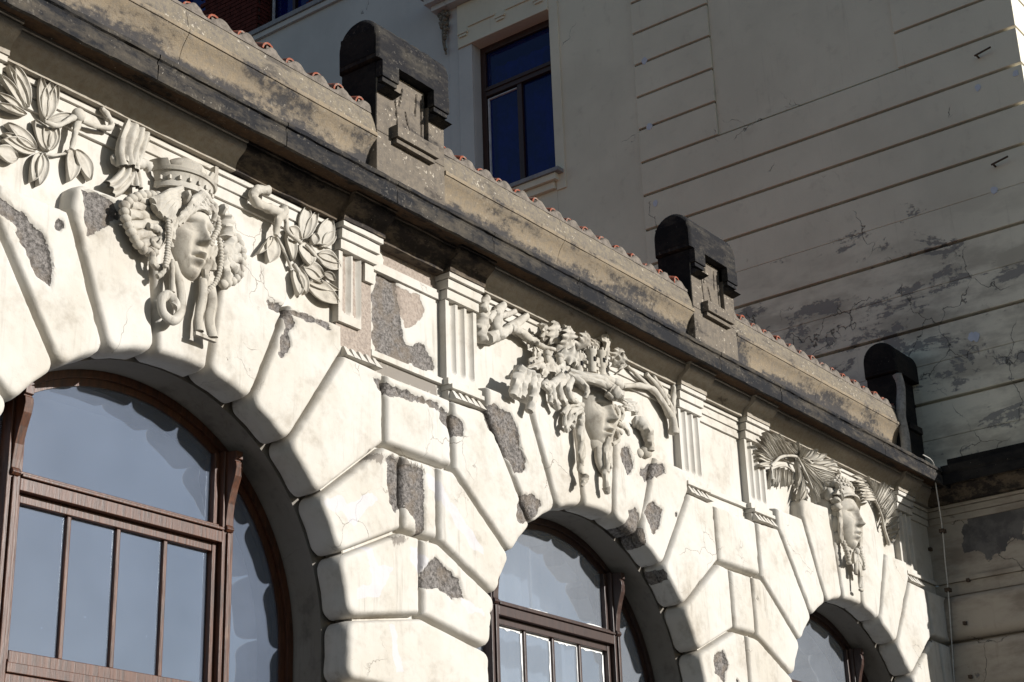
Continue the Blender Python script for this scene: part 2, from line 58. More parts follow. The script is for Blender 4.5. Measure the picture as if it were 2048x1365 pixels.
TWIGS = {'left0': [([(-2.997, -0.02, 6.104), (-2.911, -0.02, 6.116), (-2.822, -0.02, 6.198), (-2.78, -0.02, 6.235)], [0.012, 0.02]), ([(-2.771, -0.01, 6.229), (-2.784, -0.01, 6.136), (-2.803, -0.01, 6.022)], [0.025, 0.012]), ([(-2.77, 0.03, 6.056), (-2.807, 0.03, 6.01), (-2.885, 0.03, 5.966), (-2.938, 0.03, 5.951)], [0.008, 0.008]), ([(-2.624, -0.01, 6.347), (-2.568, -0.01, 6.316), (-2.55, -0.01, 6.26), (-2.641, -0.01, 6.228), (-2.745, -0.01, 6.215)], [0.018, 0.014]), ([(-2.88, 0.03, 6.148), (-2.894, 0.03, 6.067), (-2.92, 0.03, 5.982)], [0.008, 0.008]), ([(-2.394, -0.03, 6.312), (-2.431, -0.03, 6.199), (-2.441, -0.03, 6.125), (-2.422, -0.03, 6.062)], ['cloth', 0.15]), ([(-2.35, -0.03, 6.311), (-2.38, -0.03, 6.201), (-2.405, -0.03, 6.127), (-2.422, -0.03, 6.062)], ['cloth', 0.12]), ([(-2.406, 0.0, 6.092), (-2.415, 0.0, 6.018), (-2.481, 0.0, 5.923), (-2.529, 0.0, 5.886)], ['cloth', 0.1]), ([(-2.391, 0.0, 6.098), (-2.364, 0.0, 6.025), (-2.353, 0.0, 5.966)], ['cloth', 0.1]), ([(-2.473, 0.0, 6.122), (-2.514, 0.0, 6.087), (-2.491, 0.0, 6.064), (-2.426, 0.0, 6.065)], [0.016, 0.016]), ([(-2.394, -0.03, 6.08), (-2.323, -0.03, 6.121), (-2.277, -0.03, 6.107)], [0.03, 0.03])], 'right0': [([(-1.342, -0.02, 6.331), (-1.43, -0.02, 6.304), (-1.468, -0.02, 6.257), (-1.443, -0.02, 6.216), (-1.347, -0.02, 6.214), (-1.234, -0.02, 6.227)], [0.03, 0.03]), ([(-1.21, -0.02, 6.253), (-1.256, -0.02, 6.165), (-1.274, -0.02, 6.057)], [0.04, 0.015]), ([(-1.2, -0.01, 6.253), (-1.177, -0.01, 6.19), (-1.163, -0.01, 6.125), (-1.047, -0.01, 6.089)], [0.02, 0.012]), ([(-1.216, 0.03, 6.08), (-1.136, 0.03, 5.994), (-1.084, 0.03, 5.916)], [0.01, 0.01]), ([(-0.994, 0.0, 6.098), (-0.9, 0.0, 6.053), (-0.849, 0.0, 6.032)], [0.01, 0.01]), ([(-1.079, 0.02, 5.946), (-1.011, 0.02, 5.893), (-0.969, 0.02, 5.844)], [0.014, 0.012])], 'oak': [([(0.757, 0.03, 6.003), (0.782, 0.03, 6.109), (0.802, 0.03, 6.204), (0.797, 0.03, 6.286)], [0.06, 0.05]), ([(0.761, 0.0, 6.216), (0.797, 0.0, 6.294), (0.832, 0.0, 6.338)], [0.04, 0.025]), ([(0.824, 0.0, 6.158), (0.885, 0.0, 6.227), (0.938, 0.0, 6.272)], [0.03, 0.02]), ([(0.928, 0.0, 6.057), (0.92, 0.0, 6.166), (0.95, 0.0, 6.27), (1.017, 0.0, 6.339)], [0.055, 0.03]), ([(0.81, 0.0, 6.022), (0.963, 0.0, 6.101), (1.104, 0.0, 6.2), (1.285, 0.0, 6.336)], [0.05, 0.03]), ([(1.073, -0.01, 6.177), (1.159, -0.01, 6.186), (1.271, -0.01, 6.169), (1.384, -0.01, 6.152)], [0.035, 0.03]), ([(0.97, 0.0, 6.237), (1.066, 0.0, 6.284), (1.154, 0.0, 6.334)], [0.025, 0.018]), ([(1.342, -0.04, 6.132), (1.449, -0.04, 6.135), (1.567, -0.04, 6.153)], [0.02, 0.012])], 'oak_r': [([(3.215, 0.0, 5.929), (3.202, 0.0, 6.094), (3.092, 0.0, 6.221), (2.859, 0.0, 6.339)], [0.04, 0.02]), ([(3.187, 0.0, 6.064), (2.979, 0.0, 6.217), (2.779, 0.0, 6.214), (2.512, 0.0, 6.14)], [0.03, 0.02]), ([(3.214, 0.0, 6.097), (3.242, 0.0, 6.236), (3.27, 0.0, 6.362)], [0.03, 0.02]), ([(3.123, -0.01, 6.136), (3.099, -0.01, 6.221), (2.955, -0.01, 6.338)], [0.025, 0.015]), ([(2.979, 0.0, 6.217), (2.742, 0.0, 6.281), (2.596, 0.0, 6.329)], [0.02, 0.012]), ([(3.171, 0.0, 6.217), (3.055, 0.0, 6.29), (2.951, 0.0, 6.365)], [0.02, 0.012])], 'palm_l': [([(4.789, 0.0, 5.904), (4.805, 0.0, 6.034), (4.795, 0.0, 6.146)], [0.02, 0.012]), ([(4.748, -0.03, 6.014), (4.964, -0.03, 6.148), (5.257, -0.03, 6.218), (5.493, -0.03, 6.228), (5.732, -0.03, 6.099)], [0.014, 0.01]), ([(4.819, 0.01, 6.014), (5.078, 0.01, 6.1), (5.273, 0.01, 6.055), (5.43, 0.01, 5.936)], [0.012, 0.008]), ([(5.255, -0.03, 6.211), (5.388, -0.03, 6.099), (5.514, -0.03, 5.946)], [0.012, 0.008])], 'palm_r': [([(7.054, -0.0, 5.764), (6.987, 0.0, 5.916), (6.928, 0.0, 6.097), (6.73, 0.0, 6.262)], [0.016, 0.01]), ([(6.994, 0.0, 5.945), (7.148, 0.0, 6.13), (7.298, 0.0, 6.289)], [0.012, 0.008])]}
FRONDS = [('l', [(4.809, 0.0, 6.086), (4.945, 0.0, 6.157), (5.29, 0.0, 6.239), (5.368, 0.0, 6.238)], [(4.459, -0.06, 6.139), (4.641, -0.06, 6.291), (4.94, -0.06, 6.309), (5.35, -0.06, 6.319)], 17), ('l', [(4.8, 0.0, 6.033), (4.801, 0.0, 6.071), (4.811, 0.0, 6.099)], [(4.492, -0.03, 5.954), (4.485, -0.03, 6.052), (4.55, -0.03, 6.156)], 6), ('l', [(5.299, -0.02, 6.211), (5.488, -0.02, 6.242), (5.641, -0.02, 6.212)], [(5.246, -0.1, 6.297), (5.622, -0.1, 6.336), (5.946, -0.1, 6.259)], 12), ('l', [(5.425, -0.02, 6.188), (5.596, -0.02, 6.123), (5.721, -0.02, 6.086)], [(5.962, -0.08, 6.221), (5.834, -0.08, 6.138), (5.64, -0.08, 5.989)], 8), ('l', [(5.282, 0.0, 6.198), (5.361, 0.0, 6.073), (5.415, 0.0, 5.956)], [(5.208, -0.02, 6.008), (5.177, -0.02, 5.848), (5.241, -0.02, 5.786)], 7), ('l', [(5.325, 0.0, 6.221), (5.448, 0.0, 6.12), (5.53, 0.0, 6.008)], [(5.712, -0.04, 6.092), (5.593, -0.04, 5.909), (5.471, -0.04, 5.831)], 8), ('l', [(4.857, 0.03, 6.028), (4.986, 0.03, 6.083), (5.24, 0.03, 6.091)], [(4.72, 0.01, 5.829), (4.888, 0.01, 5.879), (5.175, 0.01, 5.943)], 7), ('r', [(6.993, 0.0, 6.0), (6.903, 0.0, 6.12), (6.73, 0.0, 6.262)], [(7.156, -0.07, 6.187), (7.088, -0.07, 6.341), (6.543, -0.07, 6.316)], 16), ('r', [(7.03, 0.02, 5.984), (7.056, 0.02, 5.906), (7.074, 0.02, 5.799)], [(7.3, 0.0, 6.12), (7.301, 0.0, 6.007), (7.23, 0.0, 5.853)], 6), ('r', [(6.814, -0.02, 6.166), (6.714, -0.02, 6.241), (6.611, -0.02, 6.3)], [(6.378, -0.08, 6.072), (6.315, -0.08, 6.166), (6.221, -0.08, 6.253)], 8)]
PLUGS = [(3.004, 12.806), (2.999, 11.862), (2.99, 10.805), (-1.158, 10.84), (-1.582, 10.85), (-1.161, 9.597), (-0.699, 8.053), (-0.742, 8.047)]
HOOKS = [(-1.284, 11.208), (-1.284, 9.88)]
CABLE = [(7.45, -0.29, 6.703), (7.62, -0.296, 6.691), (7.68, -0.298, 6.626), (7.7, -0.28, 6.479), (7.76, -0.26, 6.253), (7.84, -0.23, 6.019), (7.93, -0.178, 5.7), (7.98, -0.15, 5.461), (8.0, -0.112, 4.972), (8.02, -0.074, 4.53)]
ACORNS = [(1.392, -0.09, 6.032), (1.546, -0.09, 6.057), (1.39, -0.09, 6.025), (1.543, -0.09, 6.058)]
PAWLEG = [(2.521, -0.03, 5.835), (2.57, -0.08, 5.811), (2.636, -0.08, 5.728), (2.645, -0.08, 5.619)]
BOLTS = [(-0.311, 5.556), (-0.266, 5.114), (-0.008, 4.719), (-0.25, 4.592), (0.045, 5.938)]

# ------------------------------------------------------------------ materials
MAT = {}
class NT:
    def __init__(s, name):
        s.m = bpy.data.materials.new(name); s.m.use_nodes = True; s.t = s.m.node_tree; s.n = s.t.nodes; s.l = s.t.links
        s.b = s.n['Principled BSDF']; MAT[name] = s.m
        s.pos = s.n.new('ShaderNodeNewGeometry').outputs['Position']
    def new(s, typ, **kw):
        o = s.n.new(typ)
        for k, v in kw.items(): setattr(o, k, v)
        return o
    def put(s, sock, v):
        if isinstance(v, bpy.types.NodeSocket): s.l.new(v, sock)
        else: sock.default_value = v
    def scale(s, vec, v=None):
        o = s.new('ShaderNodeVectorMath', operation='MULTIPLY'); s.put(o.inputs[0], v or s.pos); o.inputs[1].default_value = vec; return o.outputs[0]
    def noise(s, sc, det=4, rough=.55, vec=None, dist=0):
        o = s.new('ShaderNodeTexNoise'); s.put(o.inputs['Vector'], vec or s.pos); o.inputs['Scale'].default_value = sc
        o.inputs['Detail'].default_value = det; o.inputs['Roughness'].default_value = rough; o.inputs['Distortion'].default_value = dist
        return o.outputs['Fac']
    def voro(s, sc, feature='F1', vec=None, rnd=1):
        o = s.new('ShaderNodeTexVoronoi', feature=feature); s.put(o.inputs['Vector'], vec or s.pos); o.inputs['Scale'].default_value = sc
        o.inputs['Randomness'].default_value = rnd; return o.outputs['Distance']
    def math(s, op, a, b=0.0, c=None, clamp=False):
        o = s.new('ShaderNodeMath', operation=op, use_clamp=clamp); s.put(o.inputs[0], a); s.put(o.inputs[1], b)
        if c is not None: s.put(o.inputs[2], c)
        return o.outputs[0]
    def step(s, v, lo, hi):                     # smooth 0..1 between lo and hi
        o = s.new('ShaderNodeMapRange', interpolation_type='SMOOTHSTEP'); s.put(o.inputs['Value'], v)
        o.inputs['From Min'].default_value = min(lo, hi); o.inputs['From Max'].default_value = max(lo, hi)
        o.inputs['To Min'].default_value = 0 if lo < hi else 1; o.inputs['To Max'].default_value = 1 if lo < hi else 0
        return o.outputs[0]
    def mix(s, f, a, b):
        o = s.new('ShaderNodeMix', data_type='RGBA'); s.put(o.inputs[0], f)
        for i, v in ((6, a), (7, b)):
            if isinstance(v, tuple): v = (*v[:3], 1)
            s.put(o.inputs[i], v)
        return o.outputs[2]
    def bump(s, h, strength=.5, dist=.01, nrm=None):
        o = s.new('ShaderNodeBump'); o.inputs['Strength'].default_value = strength; o.inputs['Distance'].default_value = dist
        s.put(o.inputs['Height'], h)
        if nrm is not None: s.put(o.inputs['Normal'], nrm)
        return o.outputs[0]
    def out(s, col, rough=.9, nrm=None, spec=.2, metal=0):
        s.put(s.b.inputs['Base Color'], (*col[:3], 1) if isinstance(col, tuple) else col); s.put(s.b.inputs['Roughness'], rough)
        s.b.inputs['Specular IOR Level'].default_value = spec; s.b.inputs['Metallic'].default_value = metal
        if nrm is not None: s.l.new(nrm, s.b.inputs['Normal'])
        return s.m
    def sepz(s):
        o = s.new('ShaderNodeSeparateXYZ'); s.l.new(s.pos, o.inputs[0]); return o.outputs

def plaster(name, base=(.53, .511, .472), dirt=(.27, .235, .19), crack=1.0, dirtamt=.55, streak=.5):
    t = NT(name)
    big = t.noise(1.3, 5, .6); mid = t.noise(7, 5, .65); fine = t.noise(90, 3, .6)
    col = t.mix(t.step(big, .35, .7), base, tuple(c * f for c, f in zip(base, (.89, .86, .81))))
    # blotchy dirt and vertical run marks
    run = t.noise(1.0, 5, .65, t.scale((22, 22, 1.6)))
    d1 = t.math('MULTIPLY', t.math('MULTIPLY', t.step(mid, .47, .75), t.step(big, .30, .62)), dirtamt)
    col = t.mix(d1, col, dirt)
    d2 = t.math('MULTIPLY', t.math('MULTIPLY', t.step(run, .50, .78), t.step(t.noise(1.9, 4, .6), .42, .62)), streak)
    col = t.mix(d2, col, tuple(c * .75 for c in dirt))
    speck = t.math('MULTIPLY', t.step(t.noise(160, 2, .5), .70, .76), .35)
    col = t.mix(speck, col, (.2, .17, .14))
    # hairline cracks
    warp = t.new('ShaderNodeVectorMath', operation='ADD'); t.put(warp.inputs[0], t.pos)
    nz = t.new('ShaderNodeTexNoise'); nz.inputs['Scale'].default_value = 6; nz.inputs['Detail'].default_value = 4
    t.put(nz.inputs['Vector'], t.pos); sc = t.new('ShaderNodeVectorMath', operation='SCALE'); t.put(sc.inputs[0], nz.outputs['Color']); sc.inputs['Scale'].default_value = .22
    t.put(warp.inputs[1], sc.outputs[0])
    edge = t.voro(2.6, 'DISTANCE_TO_EDGE', warp.outputs[0])
    ck = t.math('MULTIPLY', t.step(edge, .0075, .002), t.step(t.noise(1.7, 2, .5, t.scale((1, 1, 1.0))), .56, .64))
    ck = t.math('MULTIPLY', ck, crack)
    col = t.mix(t.math('MULTIPLY', ck, .6), col, (.14, .115, .09))
    # painted marks: r lost render, g filler, b soot, a sand coloured render
    at = t.new('ShaderNodeAttribute', attribute_name='marks'); sp = t.new('ShaderNodeSeparateColor'); t.l.new(at.outputs['Color'], sp.inputs[0])
    a2 = t.new('ShaderNodeAttribute', attribute_name='sand')
    nn = t.noise(38, 4, .65); j = t.math('ADD', t.math('MULTIPLY', t.math('SUBTRACT', nn, .5), .75), t.math('MULTIPLY', t.math('SUBTRACT', t.noise(12, 4, .6), .5), 1.0))
    mr = t.step(t.math('ADD', sp.outputs[0], j), .46, .56)
    mg = t.step(t.math('ADD', sp.outputs[1], j), .46, .60)
    mb = t.step(t.math('ADD', sp.outputs[2], t.math('MULTIPLY', t.math('SUBTRACT', t.noise(1, 5, .7, t.scale((60, 60, 16))), .5), 1.6)), .42, .62)
    ma = t.step(t.math('ADD', a2.outputs['Fac'], j), .46, .56)
    col = t.mix(t.math('MULTIPLY', mg, .7), col, (.50, .49, .515))
    sand = t.mix(t.step(t.noise(45, 3), .4, .65), (.36, .305, .26), (.28, .235, .20))
    col = t.mix(ma, col, sand)
    col = t.mix(t.math('MULTIPLY', mb, .85), col, (.17, .15, .13))
    grit = t.mix(t.step(t.noise(48, 6, .75), .36, .64), (.085, .078, .072), (.265, .245, .23)); grit = t.mix(t.math('MULTIPLY', t.step(t.noise(9, 4, .6), .45, .65), .6), grit, (.20, .165, .13))
    col = t.mix(mr, col, grit)
    h = t.math('ADD', t.math('MULTIPLY', fine, .12), t.math('MULTIPLY', mid, .35))
    h = t.math('SUBTRACT', h, t.math('MULTIPLY', ck, .5))
    rough_h = t.math('ADD', t.math('MULTIPLY', t.noise(30, 6, .8), 3.4), t.math('MULTIPLY', t.voro(55), .9))
    mm = t.math('MAXIMUM', mr, t.math('MULTIPLY', ma, .5))
    h = t.math('ADD', h, t.math('MULTIPLY', t.math('SUBTRACT', rough_h, 3.1), mm))
    return t.out(col, .93, t.bump(h, .55, .014), .12)

def build_materials():
    plaster('plaster')
    plaster('relief_plaster', (.47, .447, .40), (.19, .165, .135), .3, 1.0, .9)
    plaster('shaded_reveal_plaster', (.20, .185, .165), (.11, .10, .085), .6, .8, .6)  # greyer plaster, darkened further to carry the shade under the arches
    # cornice: tan sandstone with black crust
    def stone(name, tan, tan2, black, lo, hi, sc=3.0, lich=0.0, band=None):
        t = NT(name)
        n1 = t.noise(sc, 6, .7, t.scale((.55, 1, 1.6))); n2 = t.noise(26, 5, .7); n3 = t.noise(110, 3, .6)
        col = t.mix(t.step(n2, .35, .7), tan, tan2)
        v = t.math('ADD', n1, t.math('MULTIPLY', t.math('SUBTRACT', n2, .5), .35))
        if band: v = t.math('SUBTRACT', v, t.math('MULTIPLY', t.step(t.sepz()[2], band[0], band[1]), .15))
        f = t.step(v, lo, hi); col = t.mix(f, col, black)
        rn = t.noise(1, 5, .7, t.scale((16, 16, 1.2))); col = t.mix(t.math('MULTIPLY', t.step(rn, .55, .75), .45), col, tuple(c * .5 for c in tan))
        li = t.math('MULTIPLY', t.step(t.math('ADD', t.noise(34, 4, .7), t.math('MULTIPLY', t.noise(3, 3), .35)), .80, .86), 1.0)
        col = t.mix(t.math('MULTIPLY', li, lich), col, (.62, .56, .46))
        wh = t.math('MULTIPLY', t.step(t.noise(70, 2, .5), .75, .78), .55); col = t.mix(wh, col, (.55, .5, .42))
        h = t.math('ADD', t.math('MULTIPLY', n2, .6), t.math('MULTIPLY', n3, .3))
        t.out(col, .92, t.bump(h, .6, .012), .15)
    stone('cornice_stone', (.085, .073, .057), (.045, .041, .037), (.018, .0185, .021), .62, .42, 4.2, .12)
    stone('attic_stone', (.25, .20, .138), (.20, .17, .132), (.055, .052, .052), .52, .36, 2.2, .18, (7.03, 6.90))
    stone('attic_top_stone', (.20, .17, .125), (.13, .115, .10), (.085, .075, .065), .46, .32, 5, .5)
    stone('pier_stone', (.17, .145, .115), (.115, .10, .085), (.045, .04, .037), .46, .30, 3.2, .6)
    stone('cap_stone', (.062, .056, .047), (.028, .026, .025), (.016, .016, .018), .62, .44, 5.5, .1)
    stone('soot_stone', (.026, .024, .022), (.018, .017, .017), (.012, .012, .013), .60, .42, 4.0, .02)
    stone('soffit_stone', (.085, .05, .028), (.05, .032, .022), (.018, .015, .013), .50, .36, 4, .05)
    stone('bed_stone', (.36, .33, .28), (.30, .26, .21), (.15, .125, .10), .42, .28, 3, .1)
    stone('bed_soot_stone', (.15, .12, .09), (.10, .08, .06), (.035, .03, .028), .58, .42, 5, .05)
    # grey side building
    def wallmat(name, base, dirt, peel, amt):
        t = NT(name)
        n1 = t.noise(.8, 5, .6); n2 = t.noise(5, 5, .65); n3 = t.noise(70, 3, .6)
        col = t.mix(t.step(n1, .35, .7), base, tuple(c * .88 for c in base))
        col = t.mix(t.math('MULTIPLY', t.step(n2, .55, .8), .35), col, dirt)
        run = t.noise(1, 5, .7, t.scale((14, 14, 1.0)))
        col = t.mix(t.math('MULTIPLY', t.step(run, .58, .8), .35), col, dirt)
        z = t.sepz()[2]
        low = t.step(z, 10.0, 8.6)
        pn = t.math('ADD', t.math('ADD', t.math('MULTIPLY', t.noise(1.5, 6, .70, t.scale((1, .6, 1.5)), .5), .75), t.math('MULTIPLY', t.noise(7, 6, .7), .25)), t.math('MULTIPLY', low, .055))
        pe = t.math('MULTIPLY', t.step(pn, .652 - amt, .664 - amt), t.step(z, 10.1, 9.6))
        rim = t.math('MULTIPLY', t.step(pn, .627 - amt, .652 - amt), t.step(z, 10.1, 9.6))
        warp = t.new('ShaderNodeVectorMath', operation='ADD'); t.put(warp.inputs[0], t.pos)
        nz = t.new('ShaderNodeTexNoise'); nz.inputs['Scale'].default_value = 3.5; nz.inputs['Detail'].default_value = 5; t.put(nz.inputs['Vector'], t.pos)
        sc = t.new('ShaderNodeVectorMath', operation='SCALE'); t.put(sc.inputs[0], nz.outputs['Color']); sc.inputs['Scale'].default_value = .5; t.put(warp.inputs[1], sc.outputs[0])
        ck = t.math('MULTIPLY', t.step(t.voro(1.5, 'DISTANCE_TO_EDGE', warp.outputs[0]), .011, .003), t.step(t.math('ADD', t.noise(1.1, 3), t.math('MULTIPLY', low, .13)), .60, .67))
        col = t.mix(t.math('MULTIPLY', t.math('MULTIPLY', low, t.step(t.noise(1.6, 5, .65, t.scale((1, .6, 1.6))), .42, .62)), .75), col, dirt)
        col = t.mix(t.math('MULTIPLY', rim, .35), col, dirt)
        col = t.mix(t.math('MULTIPLY', pe, .85), col, peel)
        col = t.mix(t.math('MULTIPLY', ck, .8), col, (.07, .065, .06))
        at = t.new('ShaderNodeAttribute', attribute_name='marks'); sp = t.new('ShaderNodeSeparateColor'); t.l.new(at.outputs['Color'], sp.inputs[0])
        j = t.math('MULTIPLY', t.math('SUBTRACT', t.noise(11, 6, .7), .5), 1.3)
        mb = t.step(t.math('ADD', sp.outputs[2], j), .44, .54)
        col = t.mix(mb, col, t.mix(t.step(n2, .4, .65), (.10, .095, .095), (.16, .15, .145)))
        h = t.math('SUBTRACT', t.math('ADD', t.math('MULTIPLY', n3, .2), t.math('MULTIPLY', n2, .3)), t.math('ADD', t.math('MULTIPLY', pe, .5), t.math('MULTIPLY', ck, .7)))
        t.out(col, .94, t.bump(h, .55, .015), .1)
    wallmat('side_wall', (.77, .725, .605), (.40, .365, .30), (.26, .25, .24), .055)
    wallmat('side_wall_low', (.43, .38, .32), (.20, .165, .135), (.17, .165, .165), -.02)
    wallmat('bluish_wall', (.60, .60, .60), (.46, .46, .46), (.2, .2, .2), -.2)
    def wood(name, a, b, worn):
        t = NT(name)
        g = t.noise(1, 6, .65, t.scale((60, 60, 5)), .4); g2 = t.noise(1, 5, .6, t.scale((5, 60, 60)))
        col = t.mix(t.step(g, .35, .7), a, b); col = t.mix(t.math('MULTIPLY', t.step(g2, .5, .8), .4), col, tuple(c * .5 for c in a))
        w_ = t.step(t.noise(14, 5, .7, t.scale((1, 1, .35))), .60, .74); col = t.mix(t.math('MULTIPLY', w_, .6), col, worn)
        t.out(col, .42, t.bump(g, .35, .004), .45)
    wood('varnished_wood', (.085, .029, .012), (.028, .012, .007), (.17, .10, .06))
    wood('dark_wood', (.045, .022, .016), (.022, .012, .010), (.12, .085, .065))
    wood('brown_wood', (.05, .022, .017), (.03, .015, .012), (.06, .03, .025))
    # dusty glazing
    def glass(name, dust, dcol, refl, tint=(.75, .8, .85)):
        t = NT(name); n = t.n; n.remove(t.b)
        lw = t.new('ShaderNodeFresnel'); lw.inputs['IOR'].default_value = 1.5
        gl = t.new('ShaderNodeBsdfGlossy'); gl.inputs['Roughness'].default_value = .015; gl.inputs['Color'].default_value = (.80, .88, 1, 1)
        tr = t.new('ShaderNodeBsdfTransparent'); tr.inputs['Color'].default_value = (*tint, 1)
        df = t.new('ShaderNodeBsdfDiffuse'); df.inputs['Color'].default_value = (*dcol, 1)
        sm = t.step(t.noise(9, 5, .75, t.scale((3, 3, .9)), .8), .70, .80)
        dots = t.step(t.noise(75, 2, .5), .745, .775)
        cl = t.noise(2.2, 4, .6)
        dv = t.math('ADD', t.math('MULTIPLY', t.math('ADD', .7, t.math('MULTIPLY', cl, .6)), dust), t.math('ADD', t.math('MULTIPLY', sm, .22), t.math('MULTIPLY', dots, .35)), None, True)
        m1 = t.new('ShaderNodeMixShader'); t.l.new(dv, m1.inputs[0]); t.l.new(tr.outputs[0], m1.inputs[1]); t.l.new(df.outputs[0], m1.inputs[2])
        m2 = t.new('ShaderNodeMixShader'); bf = t.n.new('ShaderNodeNewGeometry').outputs['Backfacing']; front = t.math('SUBTRACT', 1.0, bf)
        t.l.new(t.math('MULTIPLY', t.math('MULTIPLY', lw.outputs[0], refl, None, True), front), m2.inputs[0]); t.l.new(m1.outputs[0], m2.inputs[1]); t.l.new(gl.outputs[0], m2.inputs[2])
        t.l.new(m2.outputs[0], n['Material Output'].inputs['Surface'])
    glass('dusty_glass', .20, (.34, .40, .52), 3.9)
    glass('hazy_glass', .30, (.44, .47, .52), 2.8)
    glass('sky_tinted_glass', .30, (.012, .028, .13), .8, (.45, .55, .95))  # blue diffuse layer stands for the sky reflected in these panes
    def plain(name, col, rough=.8, spec=.3, metal=0, var=.25, sc=12, bs=.3, bd=.006):
        t = NT(name); n1 = t.noise(sc, 5, .65)
        t.out(t.mix(t.step(n1, .35, .7), col, tuple(c * (1 - var) for c in col)), rough, t.bump(n1, bs, bd), spec, metal)
    plain('room_dark', (.010, .010, .012)); plain('curtain', (.55, .55, .56), .9, .1, 0, .1); plain('sky_blue_curtain', (.06, .11, .46), .9, .1, 0, .7, 3)
    plain('paper', (.75, .75, .74)); plain('red_paper', (.55, .12, .10)); plain('pale_wood', (.55, .47, .38))
    tt = NT('roof_tile'); tt.out(tt.mix(tt.step(tt.noise(22, 5, .7), .47, .60), (.25, .075, .045), (.20, .165, .14)), .9, tt.bump(tt.noise(40, 4, .7), .6, .008), .15); plain('mortar', (.195, .17, .145), .95, .1, 0, .45, 24, .8, .01)
    plain('brick', (.11, .028, .022), .9, .15, 0, .5, 9); plain('brick_joint', (.05, .035, .03), .95)
    plain('cable_metal', (.60, .58, .54), .55, .5, 0, .2, 60); plain('iron', (.10, .07, .05), .8, .3, 0, .5, 40)
    plain('filler', (.60, .64, .74), .9, .1, 0, .1); plain('white_frame', (.62, .64, .68), .6); plain('zinc', (.30, .30, .32), .6, .4)
    plain('repair_mortar', (.34, .335, .325), .95, .1, 0, .4, 22, .8, .012)
    plain('pavement', (.065, .062, .06), .9, .2, 0, .3, 3); plain('asphalt', (.045, .044, .043), .9, .2, 0, .3, 5); plain('kerb', (.32, .31, .29), .85)
    plain('ornament', (.22, .20, .17), .9, .1, 0, .4, 30)
build_materials()

# ------------------------------------------------------------------ mesh and object helpers
class MB:
    """collects geometry in world coordinates"""
    def __init__(s): s.v = []; s.f = []; s.n = 0; s.mk = []
    def add(s, v, f, mk=None):
        v = np.asarray(v, float).reshape(-1, 3)
        s.f += [tuple(i + s.n for i in q) for q in f]; s.v.append(v); s.n += len(v)
        s.mk.append(mk if mk is not None else np.zeros((len(v), 4)))
        return s
    def box(s, x0, x1, y0, y1, z0, z1):
        v = [(x, y, z) for z in (z0, z1) for y in (y0, y1) for x in (x0, x1)]
        return s.add(v, [(0, 2, 3, 1), (4, 5, 7, 6), (0, 1, 5, 4), (2, 6, 7, 3), (0, 4, 6, 2), (1, 3, 7, 5)])
    def grid(s, P, closed_u=False, closed_v=False, flip=False, mk=None):
        P = np.asarray(P, float); a, b = P.shape[:2]; f = []
        for i in range(a if closed_u else a - 1):
            i2 = (i + 1) % a
            for j in range(b if closed_v else b - 1):
                j2 = (j + 1) % b
                q = (i * b + j, i * b + j2, i2 * b + j2, i2 * b + j); f.append(q[::-1] if flip else q)
        return s.add(P.reshape(-1, 3), f, mk)
    def prism(s, poly, axis, a0, a1):
        """poly: 2-D outline; axis 'x' poly=(y,z), 'y' poly=(x,z)"""
        n = len(poly)
        def mk(a): return [(a, p[0], p[1]) if axis == 'x' else (p[0], a, p[1]) for p in poly]
        v = mk(a0) + mk(a1)
        f = [tuple(range(n))[::-1], tuple(range(n, 2 * n))] + [(i, (i + 1) % n, n + (i + 1) % n, n + i) for i in range(n)]
        return s.add(v, f)
    def tube(s, pts, r, n=8, cap=True, wob=0):
        pts = smooth_path(pts) if len(pts) > 2 else np.asarray(pts, float)
        k = len(pts); r = np.interp(np.linspace(0, 1, k), np.linspace(0, 1, len(r)), r) if hasattr(r, '__len__') else np.full(k, r)
        T = np.gradient(pts, axis=0); T /= np.linalg.norm(T, axis=1)[:, None] + 1e-12
        u = np.cross(T[0], (0, 0, 1.0)); u = u if np.linalg.norm(u) > .1 else np.cross(T[0], (1.0, 0, 0)); u /= np.linalg.norm(u)
        rings = []
        for i in range(k):
            u = u - T[i] * (u @ T[i]); u /= np.linalg.norm(u); w = np.cross(T[i], u)
            a = np.arange(n) * 2 * math.pi / n
            rw = r[i] * (1 + wob * (.13 * math.sin(i * 1.7 + a * 2.0 + k)[:, None] if False else .12 * np.sin(i * .9 + 2 * a + k)[:, None] + .08 * math.sin(i * 2.1)))
            rings.append(pts[i] + rw * (np.cos(a)[:, None] * u + np.sin(a)[:, None] * w))
        if cap:
            rings.insert(0, np.repeat((pts[0] - T[0] * r[0] * .4)[None], n, 0)); rings.append(np.repeat((pts[-1] + T[-1] * r[-1] * .4)[None], n, 0))
        return s.grid(rings, closed_v=True)
    def ell(s, c, r, nu=10, nv=14, rot=None):
        th = np.linspace(0, math.pi, nu); ph = np.arange(nv) * 2 * math.pi / nv
        P = np.stack([np.sin(th)[:, None] * np.cos(ph), np.sin(th)[:, None] * np.sin(ph), np.cos(th)[:, None] * np.ones(nv)], -1) * np.asarray(r)
        if rot is not None: P = P @ np.asarray(rot).T
        return s.grid(P + np.asarray(c, float), closed_v=True, flip=True)
    def lathe(s, prof, c, n=16):
        a = np.arange(n) * 2 * math.pi / n
        P = [[(c[0] + r * math.cos(t), c[1] + r * math.sin(t), c[2] + z) for t in a] for r, z in prof]
        return s.grid(P, closed_v=True)
    def arr(s): return np.concatenate(s.v), np.concatenate(s.mk)
